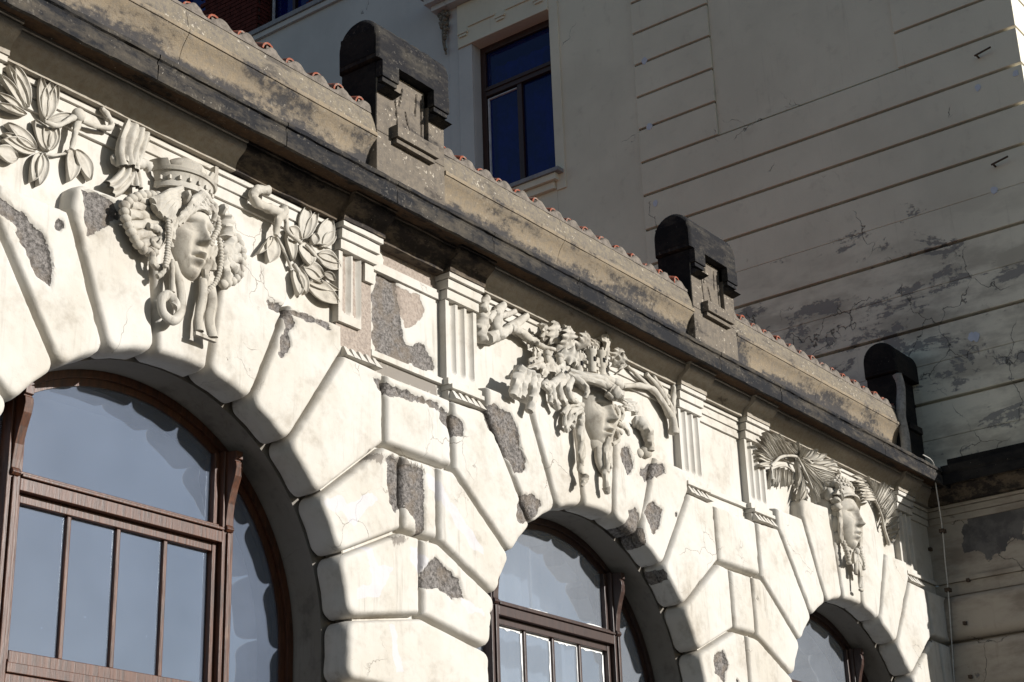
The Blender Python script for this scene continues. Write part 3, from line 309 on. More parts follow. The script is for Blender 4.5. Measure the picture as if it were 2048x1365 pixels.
def smooth_path(pts, k=6):
    p = np.asarray(pts, float); p = np.vstack([2 * p[0] - p[1], p, 2 * p[-1] - p[-2]]); o = []
    for i in range(1, len(p) - 2):
        for t in np.linspace(0, 1, k, endpoint=False):
            a, b, c, d = p[i - 1:i + 3]
            o.append(.5 * (2 * b + (c - a) * t + (2 * a - 5 * b + 4 * c - d) * t * t + (3 * b - a - 3 * c + d) * t ** 3))
    o.append(p[-2]); return np.array(o)
WL = {}
def thing(name, label, cat, loc, group=None):
    o = bpy.data.objects.new(name, None); COL.objects.link(o); o.location = loc; o.empty_display_size = .2
    WL[o] = np.array(loc, float); o['label'] = label; o['category'] = cat
    if group: o['group'] = group
    return o
def mesh_of(name, mb, mat, origin, smooth=None, marks=False):
    v, mk = mb.arr(); me = bpy.data.meshes.new(name); f = mb.f
    nl = np.fromiter((len(q) for q in f), np.int32, len(f)); li = np.fromiter((i for q in f for i in q), np.int32, int(nl.sum()))
    me.vertices.add(len(v)); me.vertices.foreach_set('co', (v - origin).astype(np.float32).ravel())
    me.loops.add(len(li)); me.loops.foreach_set('vertex_index', li)
    me.polygons.add(len(f)); me.polygons.foreach_set('loop_start', np.concatenate([[0], np.cumsum(nl)[:-1]]).astype(np.int32))
    me.update(calc_edges=True); me.validate()
    if len(v) < 4000:
        b_ = bmesh.new(); b_.from_mesh(me); bmesh.ops.recalc_face_normals(b_, faces=b_.faces); b_.to_mesh(me); b_.free()
    me.polygons.foreach_set('use_smooth', np.zeros(len(f), bool))
    if marks:
        a2 = me.attributes.new('sand', 'FLOAT', 'POINT'); a2.data.foreach_set('value', mk[:, 3].astype(np.float32)); mk = mk.copy(); mk[:, 3] = 1
        a = me.attributes.new('marks', 'FLOAT_COLOR', 'POINT'); a.data.foreach_set('color', mk.astype(np.float32).ravel())
    me.materials.append(MAT[mat])
    if smooth:
        me.polygons.foreach_set('use_smooth', np.ones(len(f), bool)); me.set_sharp_from_angle(angle=R_(smooth))
    return me
def obj(name, mb, mat, parent=None, smooth=None, bevel=0, origin=None, marks=False, label=None):
    v, _ = mb.arr(); c = np.array(origin, float) if origin is not None else (v.min(0) + v.max(0)) / 2
    o = bpy.data.objects.new(name, mesh_of(name, mb, mat, c, smooth, marks)); COL.objects.link(o)
    place(o, c, parent)
    if bevel:
        b = o.modifiers.new('bevel', 'BEVEL'); b.width = bevel; b.segments = 2; b.limit_method = 'ANGLE'; b.angle_limit = R_(40)
    if label: o['label'] = label
    return o
def place(o, c, parent):
    c = np.array(c, float)
    if parent is not None: o.parent = parent; o.location = c - WL[parent]
    else: o.location = c
    WL[o] = c
def copy_to(o, c, parent, rz=None):
    n = o.copy(); COL.objects.link(n); place(n, c, parent)
    if rz is not None: n.rotation_euler.z = rz
    return n
def tagged(name, mb, mat, label, cat, group=None, **k):
    o = obj(name, mb, mat, **k); o['label'] = label; o['category'] = cat
    if group: o['group'] = group
    return o
def structure(name, mb, mat, **k):
    o = obj(name, mb, mat, **k); o['kind'] = 'structure'; return o

# ---- damage painting on dense facade meshes
def seg_dist(p, poly):
    a = np.asarray(poly, float); b = np.roll(a, -1, 0); d = np.full(len(p), 1e9)
    for i in range(len(a)):
        e = b[i] - a[i]; L = e @ e
        t = np.clip(((p - a[i]) @ e) / max(L, 1e-12), 0, 1)
        d = np.minimum(d, np.linalg.norm(p - a[i] - t[:, None] * e, axis=1))
    return d
def inside(p, poly):
    a = np.asarray(poly, float); c = np.zeros(len(p), bool); j = len(a) - 1
    for i in range(len(a)):
        xi, zi = a[i]; xj, zj = a[j]
        c ^= ((zi > p[:, 1]) != (zj > p[:, 1])) & (p[:, 0] < (xj - xi) * (p[:, 1] - zi) / (zj - zi + 1e-12) + xi); j = i
    return c
def paint(v, dmg, ax=(0, 2), chans=(0, 1, 2, 3)):
    p = v[:, ax]; mk = np.zeros((len(v), 4)); lo, hi = p.min(0), p.max(0)
    for ch, poly in dmg:
        q = np.asarray(poly)
        if ch not in chans or (q.max(0) < lo).any() or (q.min(0) > hi).any(): continue
        sd = seg_dist(p, poly); sd[inside(p, poly)] *= -1
        sd += .034 * fbm(np.c_[p * 14, np.full(len(p), ch * 3.1)], 5, 5)
        wd = .012 if ch != 2 else .05
        mk[:, ch] = np.maximum(mk[:, ch], np.clip(.5 - sd / (2 * wd), 0, 1))
    return mk
def erode(v, mk, depth=.020):
    r = mk[:, 0] + .5 * mk[:, 3]
    n = fbm(v * 26, 9, 4)
    v[:, 1] += r * (depth + .012 * n)
    return v

# ---- cushion-faced stone
def round_poly(poly, rad, n=7):
    P = np.asarray(poly, float); k = len(P); o = []
    rad = rad if hasattr(rad, '__len__') else [rad] * k
    for i in range(k):
        a, b, c = P[i - 1], P[i], P[(i + 1) % k]; u = a - b; w = c - b; lu, lw = np.linalg.norm(u), np.linalg.norm(w)
        u /= lu; w /= lw; ang = math.acos(np.clip(u @ w, -1, 1)); r = rad[i]
        if r <= 0 or ang > 2.9: o.append(b); continue
        t = min(r / math.tan(ang / 2), lu * .48, lw * .48); r = t * math.tan(ang / 2)
        cc = b + (u + w) / np.linalg.norm(u + w) * (r / math.sin(ang / 2))
        s0, s1 = b + u * t - cc, b + w * t - cc; a0 = math.atan2(s0[1], s0[0]); a1 = math.atan2(s1[1], s1[0]); da = (a1 - a0 + math.pi) % (2 * math.pi) - math.pi
        for q in np.linspace(0, 1, n): o.append(cc + r * np.array([math.cos(a0 + da * q), math.sin(a0 + da * q)]))
    return np.array(o)
def resample(P, step):
    o = []
    for i in range(len(P)):
        a, b = P[i], P[(i + 1) % len(P)]; n = max(1, int(np.linalg.norm(b - a) / step))
        for t in range(n): o.append(a + (b - a) * t / n)
    return np.array(o)
def cushion(poly, D=.088, yj=.02, back=.152, rad=.03, R=.033, step=.015, seed=0, dmg=()):
    P = round_poly(poly, rad); bd = resample(P, step); c = bd.mean(0)
    mx = np.linalg.norm(bd - c, axis=1).max(); n = max(8, int(mx / step * .85))
    sv = (np.linspace(0, 1, n + 1) ** 1.15)[:-1]
    pts = np.concatenate([c + (1 - s) * (bd - c) for s in sv] + [c[None]])
    d = seg_dist(pts, P); dn = np.clip(d / R, 0, 1); f = np.sqrt(np.clip(1 - (1 - dn) ** 2, 0, 1))
    y = yj - D * (.95 * f + .05 * np.clip(d / max(d.max(), .05), 0, 1) ** .7)
    wob = fbm(np.c_[pts * 5, np.full(len(pts), seed)], 3, 3) * .003 + fbm(np.c_[pts * 22, np.full(len(pts), seed)], 4, 2) * .002
    y = y + wob * f
    chip = np.clip(fbm(np.c_[pts * 13, np.full(len(pts), seed * 1.7)], 6, 4) - .08, 0, 1) * np.clip(1 - d / .05, 0, 1) * f; y = y + chip * .03
    v = np.c_[pts[:, 0], y, pts[:, 1]]
    rg = np.random.default_rng(seed + 500); extra = []
    for _ in range(int(rg.random() < .3)):
        e = bd[rg.integers(len(bd))]; e = e + (c - e) * rg.uniform(.02, .5); rr = rg.uniform(.006, .018); an = np.linspace(0, 2 * math.pi, 9)[:-1]
        extra.append((0, [(e[0] + rr * rg.uniform(.5, 1.5) * math.cos(q), e[1] + rr * rg.uniform(.6, 2.2) * math.sin(q)) for q in an]))
    mk = paint(v, list(dmg) + extra); v = erode(v, mk)
    B = len(bd); F = []
    for i in range(n - 1):
        for j in range(B):
            j2 = (j + 1) % B; F.append((i * B + j, i * B + j2, (i + 1) * B + j2, (i + 1) * B + j))
    last = (n - 1) * B; ce = len(v) - 1
    F += [(last + j, last + (j + 1) % B, ce) for j in range(B)]
    sm = bd + (c - bd) * (.032 / np.linalg.norm(c - bd, axis=1))[:, None]
    ext = np.c_[sm[:, 0], np.full(B, back), sm[:, 1]]; k0 = len(v)
    midr = [np.c_[bd[:, 0], np.full(B, yj + (back - yj) * q), bd[:, 1]] for q in (.06, .72)]
    vv = np.concatenate([v] + midr + [ext]); prev = 0
    for r in range(3):
        cur = k0 + r * B
        F += [(cur + j, cur + (j + 1) % B, prev + (j + 1) % B, prev + j) for j in range(B)]; prev = cur
    area = np.sum(bd[:, 0] * np.roll(bd[:, 1], -1) - np.roll(bd[:, 0], -1) * bd[:, 1])
    if area < 0: F = [q[::-1] for q in F]
    mk2 = np.concatenate([mk, mk[:B], mk[:B], mk[:B]])
    return MB().add(vv, F, mk2)
def panel(x0, x1, z0, z1, y, step=.016, dmg=(), seed=1, fn=None, chans=(0, 1, 2, 3)):
    nx, nz = max(2, int((x1 - x0) / step)), max(2, int((z1 - z0) / step))
    X, Z = np.meshgrid(np.linspace(x0, x1, nx), np.linspace(z0, z1, nz)); p = np.c_[X.ravel(), Z.ravel()]
    yy = y + fbm(np.c_[p * 4, np.full(len(p), seed)], 2, 3) * .003
    if fn is not None: yy = yy + fn(p[:, 0], p[:, 1])
    v = np.c_[p[:, 0], yy, p[:, 1]]; mk = paint(v, dmg, chans=chans); v = erode(v, mk)
    return MB().grid(v.reshape(nz, nx, 3), mk=mk)
def extrude_x(prof, x0, x1, step=.05, amp=.002, seed=0, closed=False, caps=True):
    """profile of (y,z) points swept along x with slightly worn, uneven arrises"""
    pr = np.asarray(prof, float); n = max(2, int((x1 - x0) / step) + 1); xs = np.linspace(x0, x1, n); k = len(pr)
    V = np.zeros((n, k, 3)); V[:, :, 0] = xs[:, None]; V[:, :, 1] = pr[:, 0]; V[:, :, 2] = pr[:, 1]
    q = V.reshape(-1, 3); a = fbm(q * np.array([9, 30, 30]) + seed, 11, 3) * amp; b = fbm(q * np.array([9, 30, 30]) + seed + 50, 12, 3) * amp
    q[:, 1] += a; q[:, 2] += b; V = q.reshape(n, k, 3)
    mb = MB().grid(V, closed_v=closed, flip=True)
    if caps and closed:
        mb.add(V[0], [tuple(range(k))]); mb.add(V[-1], [tuple(range(k))[::-1]])
    return mb

# ================================================================== ARCADE BUILDING
BAYS = (-2.0, 2.0, 6.0); PIERS = (-4.0, 0.0, 4.0, 8.0); XW = 8.16; XL = -4.7
arc = thing('arcade_building', 'low cream plaster building with three arched windows under a soot blackened stone cornice', 'building', (2, .2, 0))

def arch_wall(y0, y1, r, zt, z0=.9):
    mb = MB(); N = 48; lo = XL
    for a in BAYS:
        mb.box(lo, a - r, y0, y1, 0, zt); lo = a + r
        th = np.linspace(-math.pi / 2, math.pi / 2, N + 1); X = a + r * np.sin(th); Z = 3.7 + r * np.cos(th)
        P = np.zeros((N + 1, 4, 3)); P[:, :, 0] = X[:, None]
        P[:, 0, 1:] = np.c_[np.full(N + 1, y1), np.full(N + 1, zt)]; P[:, 1, 1:] = np.c_[np.full(N + 1, y1), Z]
        P[:, 2, 1:] = np.c_[np.full(N + 1, y0), Z]; P[:, 3, 1:] = np.c_[np.full(N + 1, y0), np.full(N + 1, zt)]
        mb.grid(P); mb.box(a - r, a + r, y0, y1, 0, z0)
    mb.box(lo, XW, y0, y1, 0, zt)
    return mb
obj('wall', arch_wall(.02, .15, 1.465, 5.45), 'plaster', arc)
obj('reveal_wall', arch_wall(.15, .47, 1.336, 6.5), 'shaded_reveal_plaster', arc, smooth=30)
bk = MB(); bk.box(XL, XW, .12, .148, 5.45, 6.62); bk.box(XL, XW, .06, .47, 6.5, 7.3); obj('upper_wall', bk, 'plaster', arc)
# rooms behind the glass
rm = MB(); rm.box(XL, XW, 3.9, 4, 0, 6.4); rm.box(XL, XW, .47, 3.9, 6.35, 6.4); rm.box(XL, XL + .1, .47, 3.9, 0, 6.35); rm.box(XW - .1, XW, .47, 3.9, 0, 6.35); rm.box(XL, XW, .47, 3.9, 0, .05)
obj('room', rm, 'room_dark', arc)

# ---- voussoirs
AI = [0, 8.05, 22.9, 38.0, 53.6, 69.2, 85.0, 100.5]
OUT = {1: [(.82, 5.66), (.80, 5.835), (.285, 5.86)], 2: [(1.29, 5.455), (1.29, 5.645), (.82, 5.645)], 3: [(1.665, 4.955), (1.665, 5.44), (1.29, 5.455)],
       4: [(1.825, 4.44), (1.825, 4.945), (1.665, 4.955)], 5: [(2.0, 3.935), (2.0, 4.44), (1.825, 4.44)]}
def inset(poly, g):
    P = np.asarray(poly, float); n = len(P); c = P.mean(0); L = []
    for i in range(n):
        a, b = P[i], P[(i + 1) % n]; e = (b - a) / np.linalg.norm(b - a); nn = np.array([-e[1], e[0]])
        if nn @ (c - a) < 0: nn = -nn
        L.append((a + nn * g, e))
    o = []
    for i in range(n):
        (p, d), (q, e) = L[i - 1], L[i]; M = np.array([d, -e]).T
        o.append(q if abs(np.linalg.det(M)) < .02 else p + d * np.linalg.solve(M, q - p)[0])
    return np.array(o)
def vous_poly(k):
    if k == 0:
        a = R_(8.05); r = 1.325
        return [(-r * math.sin(a), r * math.cos(a) + 3.7), (0, 3.7 + r - .004), (r * math.sin(a), r * math.cos(a) + 3.7), (.31, 5.95), (-.31, 5.95)], [.03, 0, .03, .03, .03]
    a0, a1 = R_(AI[k]), R_(AI[k + 1]); am = (a0 + a1) / 2; r = 1.325
    p = [(r * math.sin(a0), 3.7 + r * math.cos(a0)), (r * 1.0 * math.sin(am), 3.7 + r * math.cos(am)), (r * math.sin(a1), 3.7 + r * math.cos(a1))] + OUT[k]
    rad = [.075, 0, .075, .015, .015 if k > 1 else .09, .015]
    return p, rad
seed = 0
for a in BAYS:
    for k in range(-5, 6):
        p, rad = vous_poly(abs(k)); p = np.array(p)
        p = inset(p, .008)
        if k < 0: p = p * np.array([-1, 1]); p = p[::-1]; rad = rad[::-1]
        p = p + np.array([a, 0]); seed += 1
        lab = 'keystone carrying the carved woman\'s head' if k == 0 else None
        obj('voussoir' if k else 'keystone', cushion(p, rad=rad, seed=seed, dmg=DMG), 'plaster', arc, smooth=50, marks=True, label=lab)
for a in PIERS:
    def blk(name, poly, rad=.018, **kw):
        global seed
        seed += 1; q = inset(np.array(poly, float), .008) + np.array([a, 0])
        if q[:, 0].min() > XW - .03: return
        q[:, 0] = np.clip(q[:, 0], XL, 99)
        obj(name, cushion(q, rad=rad, seed=seed, dmg=DMG, **kw), 'plaster', arc, smooth=50, marks=True)
    blk('spandrel_block', [(-.335, 4.955), (.335, 4.955), (.335, 5.44), (-.335, 5.44)])
    blk('small_block', [(-.175, 4.44), (.175, 4.44), (.175, 4.945), (-.175, 4.945)])
    blk('pier_block', [(-.69, 3.459), (.69, 3.459), (.672, 3.63), (.68, 3.815), (0, 3.935), (-.68, 3.815), (-.672, 3.63)], [.08, .08, 0, .08, 0, .08, 0])
    z = 3.459
    for h in (.55, .6, .6, .6, .6):
        blk('pier_block', [(-.675, z - h), (.675, z - h), (.675, z), (-.675, z)], .06, step=.03); z -= h

# ---- frieze, metopes, ledges
for a in BAYS:
    obj('frieze_panel', panel(a - 1.31, a + 1.31, 5.45, 6.36, .06, dmg=DMG, chans=(0,)), 'plaster', arc, smooth=60, marks=True)
def band(x0, x1, y, z0, z1, name='moulding_band', mat='plaster', sd=0):
    return obj(name, extrude_x([(.13, z0), (y, z0), (y, z1), (.13, z1)], x0, x1, .03, .0022, sd, True), mat, arc, bevel=.003)
for i, p in enumerate(PIERS):
    x0, x1 = p - .362, min(p + .362, XW)
    if x0 > XW: continue
    obj('metope_panel', panel(max(x0, XL), x1, 5.59, 6.36, .06, dmg=DMG), 'plaster', arc, smooth=60, marks=True)
    obj('lower_band', panel(max(p - .71, XL), min(p + .71, XW), 5.43, 5.57, .05, dmg=DMG), 'plaster', arc, smooth=60, marks=True)
    band(max(x0, XL), x1, .022, 5.56, 5.602, 'ledge', sd=i)
    band(max(x0, XL), x1, .040, 6.176, 6.242, sd=i + 3)
    if p != 0:
        band(x0, x1, .030, 6.248, 6.312, sd=i + 5); band(x0, x1, .016, 6.318, 6.35, sd=i + 9)
for i, a in enumerate(BAYS):
    band(a - 1.31, a + 1.31, .040, 6.176, 6.242, sd=i + 13); band(a - 1.31, a + 1.31, .030, 6.248, 6.312, sd=i + 15); band(a - 1.31, a + 1.31, .016, 6.318, 6.35, sd=i + 19)

# ---- triglyphs
def slab(x0, x1, z0, z1, yf, yb, fn, step=.012):
    nx, nz = int((x1 - x0) / step) + 2, int((z1 - z0) / step) + 2
    X, Z = np.meshgrid(np.linspace(x0, x1, nx), np.linspace(z0, z1, nz)); Y = yf + fn(X, Z)
    Y = Y + (fbm(np.c_[X.ravel() * 12, Z.ravel() * 12, np.zeros(X.size)], 8, 3) * .0016).reshape(X.shape)
    P = np.stack([X, Y, Z], -1); mb = MB().grid(P)
    rim = np.concatenate([P[0, :], P[1:, -1], P[-1, -2::-1], P[-2:0:-1, 0]]); back = rim.copy(); back[:, 1] = yb
    return mb.grid(np.stack([rim, back]), closed_v=True)
def flutes(x0, w, zb, zt):
    cs = [x0 + w * f for f in (.225, .50, .79)]; r = w * .097
    def fn(X, Z):
        o = np.zeros_like(X)
        for c in cs:
            d = np.abs(X - c); zz = np.clip(zb + r - Z, 0, None); rr = np.sqrt(d * d + zz * zz)
            o = np.maximum(o, np.where((rr < r) & (Z < zt), np.sqrt(np.clip(r * r - rr * rr, 0, None)) * .95, 0))
        return o
    return fn
g_mb = MB()
gw = .0625
P8 = [(-gw * .18, -.012, 0), (gw * .18, -.012, 0), (gw * .18, .05, 0), (-gw * .18, .05, 0), (-gw * .49, -.062, -.075), (gw * .49, -.062, -.075), (gw * .49, .05, -.075), (-gw * .49, .05, -.075)]
g_mb.add(P8, [(0, 1, 2, 3), (7, 6, 5, 4), (0, 4, 5, 1), (1, 5, 6, 2), (2, 6, 7, 3), (3, 7, 4, 0)])
g_me = mesh_of('gutta', g_mb, 'plaster', np.zeros(3))
for i, p in enumerate(PIERS):
    for sgn in (-1, 1):
        x0, x1 = (p - .695, p - .36) if sgn < 0 else (p + .36, p + .695)
        if x1 > XW + .05: continue
        broken = (p == 0 and sgn < 0)
        t = bpy.data.objects.new('triglyph', None); COL.objects.link(t); place(t, ((x0 + x1) / 2, 0, 5.9), arc)
        if broken: t['label'] = 'broken triglyph with its right third fallen away to sandy render'
        if broken:
            obj('glyph_slab', slab(x0, x1 - .125, 5.69, 6.172, .0, .08, flutes(x0, .335, 5.75, 6.5)), 'plaster', t, smooth=40)
            obj('glyph_slab', slab(x1 - .085, x1, 6.045, 6.172, .004, .08, lambda X, Z: 0 * X), 'plaster', t, smooth=40)
            mb = panel(x0 + .004, x1 - .004, 5.52, 6.175, .026, .012)
            mb.mk[0][:, 3] = 1; obj('exposed_render', mb, 'plaster', t, smooth=60, marks=True)
        else:
            obj('glyph_slab', slab(x0, x1, 5.602, 6.172, .0, .08, flutes(x0, x1 - x0, 5.655, 6.5)), 'plaster', t, smooth=40)
            obj('fillet', extrude_x([(.1, 5.522), (-.05, 5.522), (-.05, 5.552), (.1, 5.552)], x0 - .004, x1 + .004, .03, .002, i, True), 'plaster', t, bevel=.003)
            obj('regula', extrude_x([(.1, 5.556), (-.022, 5.556), (-.022, 5.6), (.1, 5.6)], x0 - .012, x1 + .012, .03, .002, i + 40, True), 'plaster', t, bevel=.003)
        caps = [(6.176, 6.24, -.022, .004), (6.247, 6.31, -.038, .012), (6.317, 6.352, -.06, .022)]
        for z0, z1, y, e in caps:
            obj('capital_band', extrude_x([(.1, z0), (y, z0), (y, z1), (.1, z1)], x0 - e, x1 + e, .03, .004 if broken else .0022, i * 7 + z0 * 50, True), 'plaster', t, bevel=.003)
        bm_ = MB().box(x0 + .002, x1 - .002, -.01, .1, 5.45, 5.52); obj('gutta_block', bm_, 'plaster', t)
        for k in range(5):
            o = bpy.data.objects.new('gutta', g_me); COL.objects.link(o); place(o, (x0 + (x1 - x0) * (k + .5) / 5, -.012, 5.522 + random.uniform(-.003, .003)), t)

# ---- bed mould, soffit, cornice
BED = [(.10, 6.356), (-.022, 6.356), (-.022, 6.366), (-.024, 6.385), (-.033, 6.41), (-.052, 6.43), (-.078, 6.447), (-.10, 6.463), (-.112, 6.482), (-.115, 6.497), (-.105, 6.499), (-.105, 6.506), (-.128, 6.508), (-.128, 6.54), (.10, 6.54)]
def bed(x0, x1, off, mat, sd, amp=.002):
    obj('bed_moulding', extrude_x([(y - (off if y < .09 else 0), z) for y, z in BED], x0, x1, .03, amp, sd, True), mat, arc, smooth=35)
cuts = [(XL, -1.62, 'bed_stone', .002), (-1.62, .74, 'bed_soot_stone', .007), (.74, XW, 'bed_stone', .002)]
for j, (x0, x1, mt, am) in enumerate(cuts): bed(x0, x1, 0, mt, j, am)
for i, p in enumerate(PIERS):
    for sgn in (-1, 1):
        c = p + sgn * .527
        if c > XW: continue
        bed(c - .195, min(c + .195, XW), .046, 'bed_soot_stone' if p == 0 else 'bed_stone', 20 + i, .006 if p == 0 else .002)
sf = extrude_x([(-.10, 6.522), (-.302, 6.522), (-.302, 6.56), (-.10, 6.56)], XL, XW, .04, .003, 77, True); obj('soffit', sf, 'soffit_stone', arc)
CORN = [(-.29, 6.53), (-.292, 6.468), (-.32, 6.466), (-.322, 6.50), (-.322, 6.556), (-.314, 6.563), (-.311, 6.575), (-.316, 6.588), (-.330, 6.594), (-.333, 6.602), (-.332, 6.619), (-.326, 6.625), (-.10, 6.64), (-.10, 6.562), (-.29, 6.562)]
xs = [XL] + [i + .5 for i in range(-4, 8)] + [XW]
for i in range(len(xs) - 1):
    dy = random.uniform(-.003, .003)
    obj('cornice_block', extrude_x([(y + dy, z + dy * .5) for y, z in CORN], xs[i] + .003, xs[i + 1] - .003, .02, .0062, i * 3, True), 'cornice_stone', arc, smooth=30)
tp = MB().box(XL, XW, -.10, .2, 6.6, 6.64); obj('cornice_top', tp, 'cornice_stone', arc)

# ---- attic gutter moulding, mortar bed and roof tiles
SIMA = [(.2, 6.64), (.062, 6.64), (.062, 6.88), (.058, 6.94), (.046, 6.99), (.028, 7.035), (.002, 7.075), (-.02, 7.10), (-.022, 7.108)]
FIL = [(.1, 7.108), (-.03, 7.108), (-.03, 7.139), (.1, 7.139)]
TOP = [(.1, 7.143), (-.012, 7.143), (-.014, 7.16), (-.004, 7.21), (.012, 7.27), (.035, 7.335), (.1, 7.35)]
def attic(x0, x1, sd):
    obj('gutter_moulding', extrude_x(SIMA + [(.2, 7.108)], x0, x1, .04, .0025, sd, True), 'attic_stone', arc, smooth=35)
    obj('gutter_fillet', extrude_x(FIL, x0, x1, .03, .002, sd + 1, True), 'attic_stone', arc, bevel=.003)
    obj('gutter_coping', extrude_x(TOP, x0, x1, .02, .006, sd + 2, True), 'attic_top_stone', arc, smooth=50)
for i, (x0, x1) in enumerate([(XL, -2.03), (-2.026, -.356), (.356, 1.78), (1.784, 3.644), (4.356, 5.9), (5.904, 7.644)]): attic(x0, x1, i * 5)
pitch = .219; ra, th_ = .054, .012
tb = MB(); n = 9; an = np.linspace(-.12, math.pi + .12, n); L = .42; sl = math.tan(R_(17))
Q = []
for y in (0, L):
    q = [(ra * math.cos(t), y, ra * 1.05 * math.sin(t) + y * sl) for t in an] + [((ra - th_) * math.cos(t), y, (ra - th_) * 1.05 * math.sin(t) + y * sl) for t in an[::-1]]
    Q.append(q)
tb.grid(Q, closed_v=True); tb.add(Q[0], [tuple([i, i + 1, 2 * n - 2 - i, 2 * n - 1 - i]) for i in range(n - 1)])
t_me = mesh_of('roof_tile', tb, 'roof_tile', np.zeros(3), 40)
pb = MB(); pl = [(-.2 * ra, 0), (ra * .8, 0)] + [((ra - th_) * math.cos(t), (ra - th_) * 1.05 * math.sin(t)) for t in np.linspace(.1, 1.9, 8)]
pb.prism(pl, 'y', .012, .06); p_me = mesh_of('mortar_plug', pb, 'mortar', np.zeros(3))
x = -4.6; k = 0; tilex = []
while x < 7.72:
    tilex.append(x)
    o = bpy.data.objects.new('roof_tile', t_me); COL.objects.link(o); place(o, (x + random.uniform(-.012, .012), .04 + random.uniform(-.012, .012), 7.335 + random.uniform(-.008, .006)), arc)
    o.rotation_euler = (random.uniform(-.06, .06), random.uniform(-.25, .25), random.uniform(-.10, .10)); o.scale = (random.uniform(.86, 1.14), 1, random.uniform(.85, 1.15))
    o2 = bpy.data.objects.new('mortar_plug', p_me); COL.objects.link(o2); WL[o2] = None; o2.parent = o; o2.location = (0, 0, 0)
    x += pitch
nx = 1100; X = np.linspace(XL, 7.72, nx); ph = (X - tilex[0]) / pitch * 2 * math.pi
wav = .5 + .5 * np.cos(ph - .35); zt = 7.331 + .050 * (.5 + .5 * np.cos(ph - .9)) ** 1.3 + fbm(np.c_[X * 18, X * 0, X * 0], 31, 3) * .008
G = np.zeros((4, nx, 3)); G[:, :, 0] = X
G[0, :, 1:] = np.c_[np.full(nx, .018), np.full(nx, 7.30)]; G[1, :, 1] = .022 + fbm(np.c_[X * 25, X * 0, X * 0 + 3], 32, 3) * .006; G[1, :, 2] = zt - .012
G[2, :, 1] = .034; G[2, :, 2] = zt; G[3, :, 1] = .14; G[3, :, 2] = zt + .02
obj('mortar_bedding', MB().grid(G), 'mortar', arc, smooth=60)
rf = MB(); rf.add([(XL, .3, 7.36), (XW, .3, 7.36), (XW, 6, 9.0), (XL, 6, 9.0)], [(0, 1, 2, 3)]); obj('roof_slope', rf, 'roof_tile', arc)

# ---- arched windows
def arc_pts(r, a0, a1, n=24): return [(r * math.sin(t), 3.7 + r * math.cos(t)) for t in np.linspace(a0, a1, n)]
def window(a, wood, glass):
    w = bpy.data.objects.new('arched_window', None); COL.objects.link(w); place(w, (a, .4, 3.7), arc)
    def bx(name, x0, x1, y0, y1, z0, z1, mat=wood, bev=.004): obj(name, MB().box(a + x0, a + x1, y0, y1, z0, z1), mat, w, bevel=bev)
    def ring(r0, r1, y0, y1):
        P = []
        pts = [(1, -2.0 + 3.7)]
        th = np.linspace(-math.pi / 2, math.pi / 2, 49)
        S = [(r, y) for r, y in ((r0, y0), (r1, y0), (r1, y1), (r0, y1))]
        for t in th: P.append([(a + r * math.sin(t), y, 3.7 + r * math.cos(t)) for r, y in S])
        lo = [[(a + sg * r, y, zz) for r, y in S] for sg, zz in ((-1, 1.0),)]; hi = [[(a + r, y, 1.0) for r, y in S]]
        return MB().grid(lo + P + hi, closed_v=True)
    obj('arch_frame', ring(1.292, 1.342, .375, .47), wood, w, smooth=35); obj('arch_bead', ring(1.25, 1.294, .40, .46), wood, w, smooth=35)
    for s in (-1, 1):
        x0, x1 = sorted((s * .705, s * .79))
        bx('post', x0, x1, .335, .47, 1.0, 4.77); bx('post_bead', x0 + .028, x1 - .028, .318, .34, 1.0, 4.28)
        pr = [(.36, 4.285), (.322, 4.285), (.31, 4.30), (.314, 4.315), (.326, 4.325), (.322, 4.37), (.312, 4.45), (.287, 4.54), (.262, 4.61), (.252, 4.66), (.258, 4.695), (.27, 4.70), (.27, 4.708), (.256, 4.712), (.256, 4.76), (.36, 4.77)]
        obj('bracket', MB().prism(pr, 'x', a + x0 + .016, a + x1 - .016), wood, w, bevel=.003)
        x0, x1 = sorted((s * .668, s * .706)); bx('stile', x0, x1, .375, .46, 3.36, 4.76)
    bx('transom', -.706, .706, .335, .47, 4.218, 4.286); bx('transom_cap', -.706, .706, .318, .47, 4.287, 4.305); bx('transom_lip', -.706, .706, .36, .46, 4.305, 4.33)
    bx('top_rail', -.667, .667, .38, .46, 4.168, 4.217); bx('bottom_rail', -.667, .667, .375, .46, 3.345, 3.41)
    for k in range(3): bx('lower_transom', -.706, .706, .325 + .012 * k, .47, 3.34 - .055 * (k + 1) + .003, 3.34 - .055 * k)
    for xm in (-.335, 0, .335): bx('glazing_bar', xm - .014, xm + .014, .392, .445, 3.41, 4.168, bev=.006); bx('glazing_bar', xm - .014, xm + .014, .392, .445, 1.6, 3.17, bev=.006)
    ed = [-.667, -.335, 0, .335, .667]
    for k in range(4):
        obj('pane', MB().box(a + ed[k] + .002, a + ed[k + 1] - .002, .412, .418, 3.41, 4.168), glass, w)
    obj('lower_pane', MB().box(a - .667, a + .667, .412, .418, 1.6, 3.17), glass, w); bx('low_panel', -.8, .8, .38, .47, .9, 1.6)
    t0 = math.asin(.668 / 1.26)
    obj('lunette_pane', MB().prism([(a - .668, 4.33), (a + .668, 4.33)] + [(a + x, z) for x, z in arc_pts(1.26, t0, -t0)], 'y', .412, .418), glass, w)
    for s in (-1, 1):
        t1 = math.asin(.79 / 1.26); pts = [(.79, 1.0), (1.26, 1.0)] + arc_pts(1.26, math.pi / 2, t1, 20)
        obj('side_pane', MB().prism([(a + s * x, z) for x, z in pts], 'y', .412, .418), glass, w)
    return w
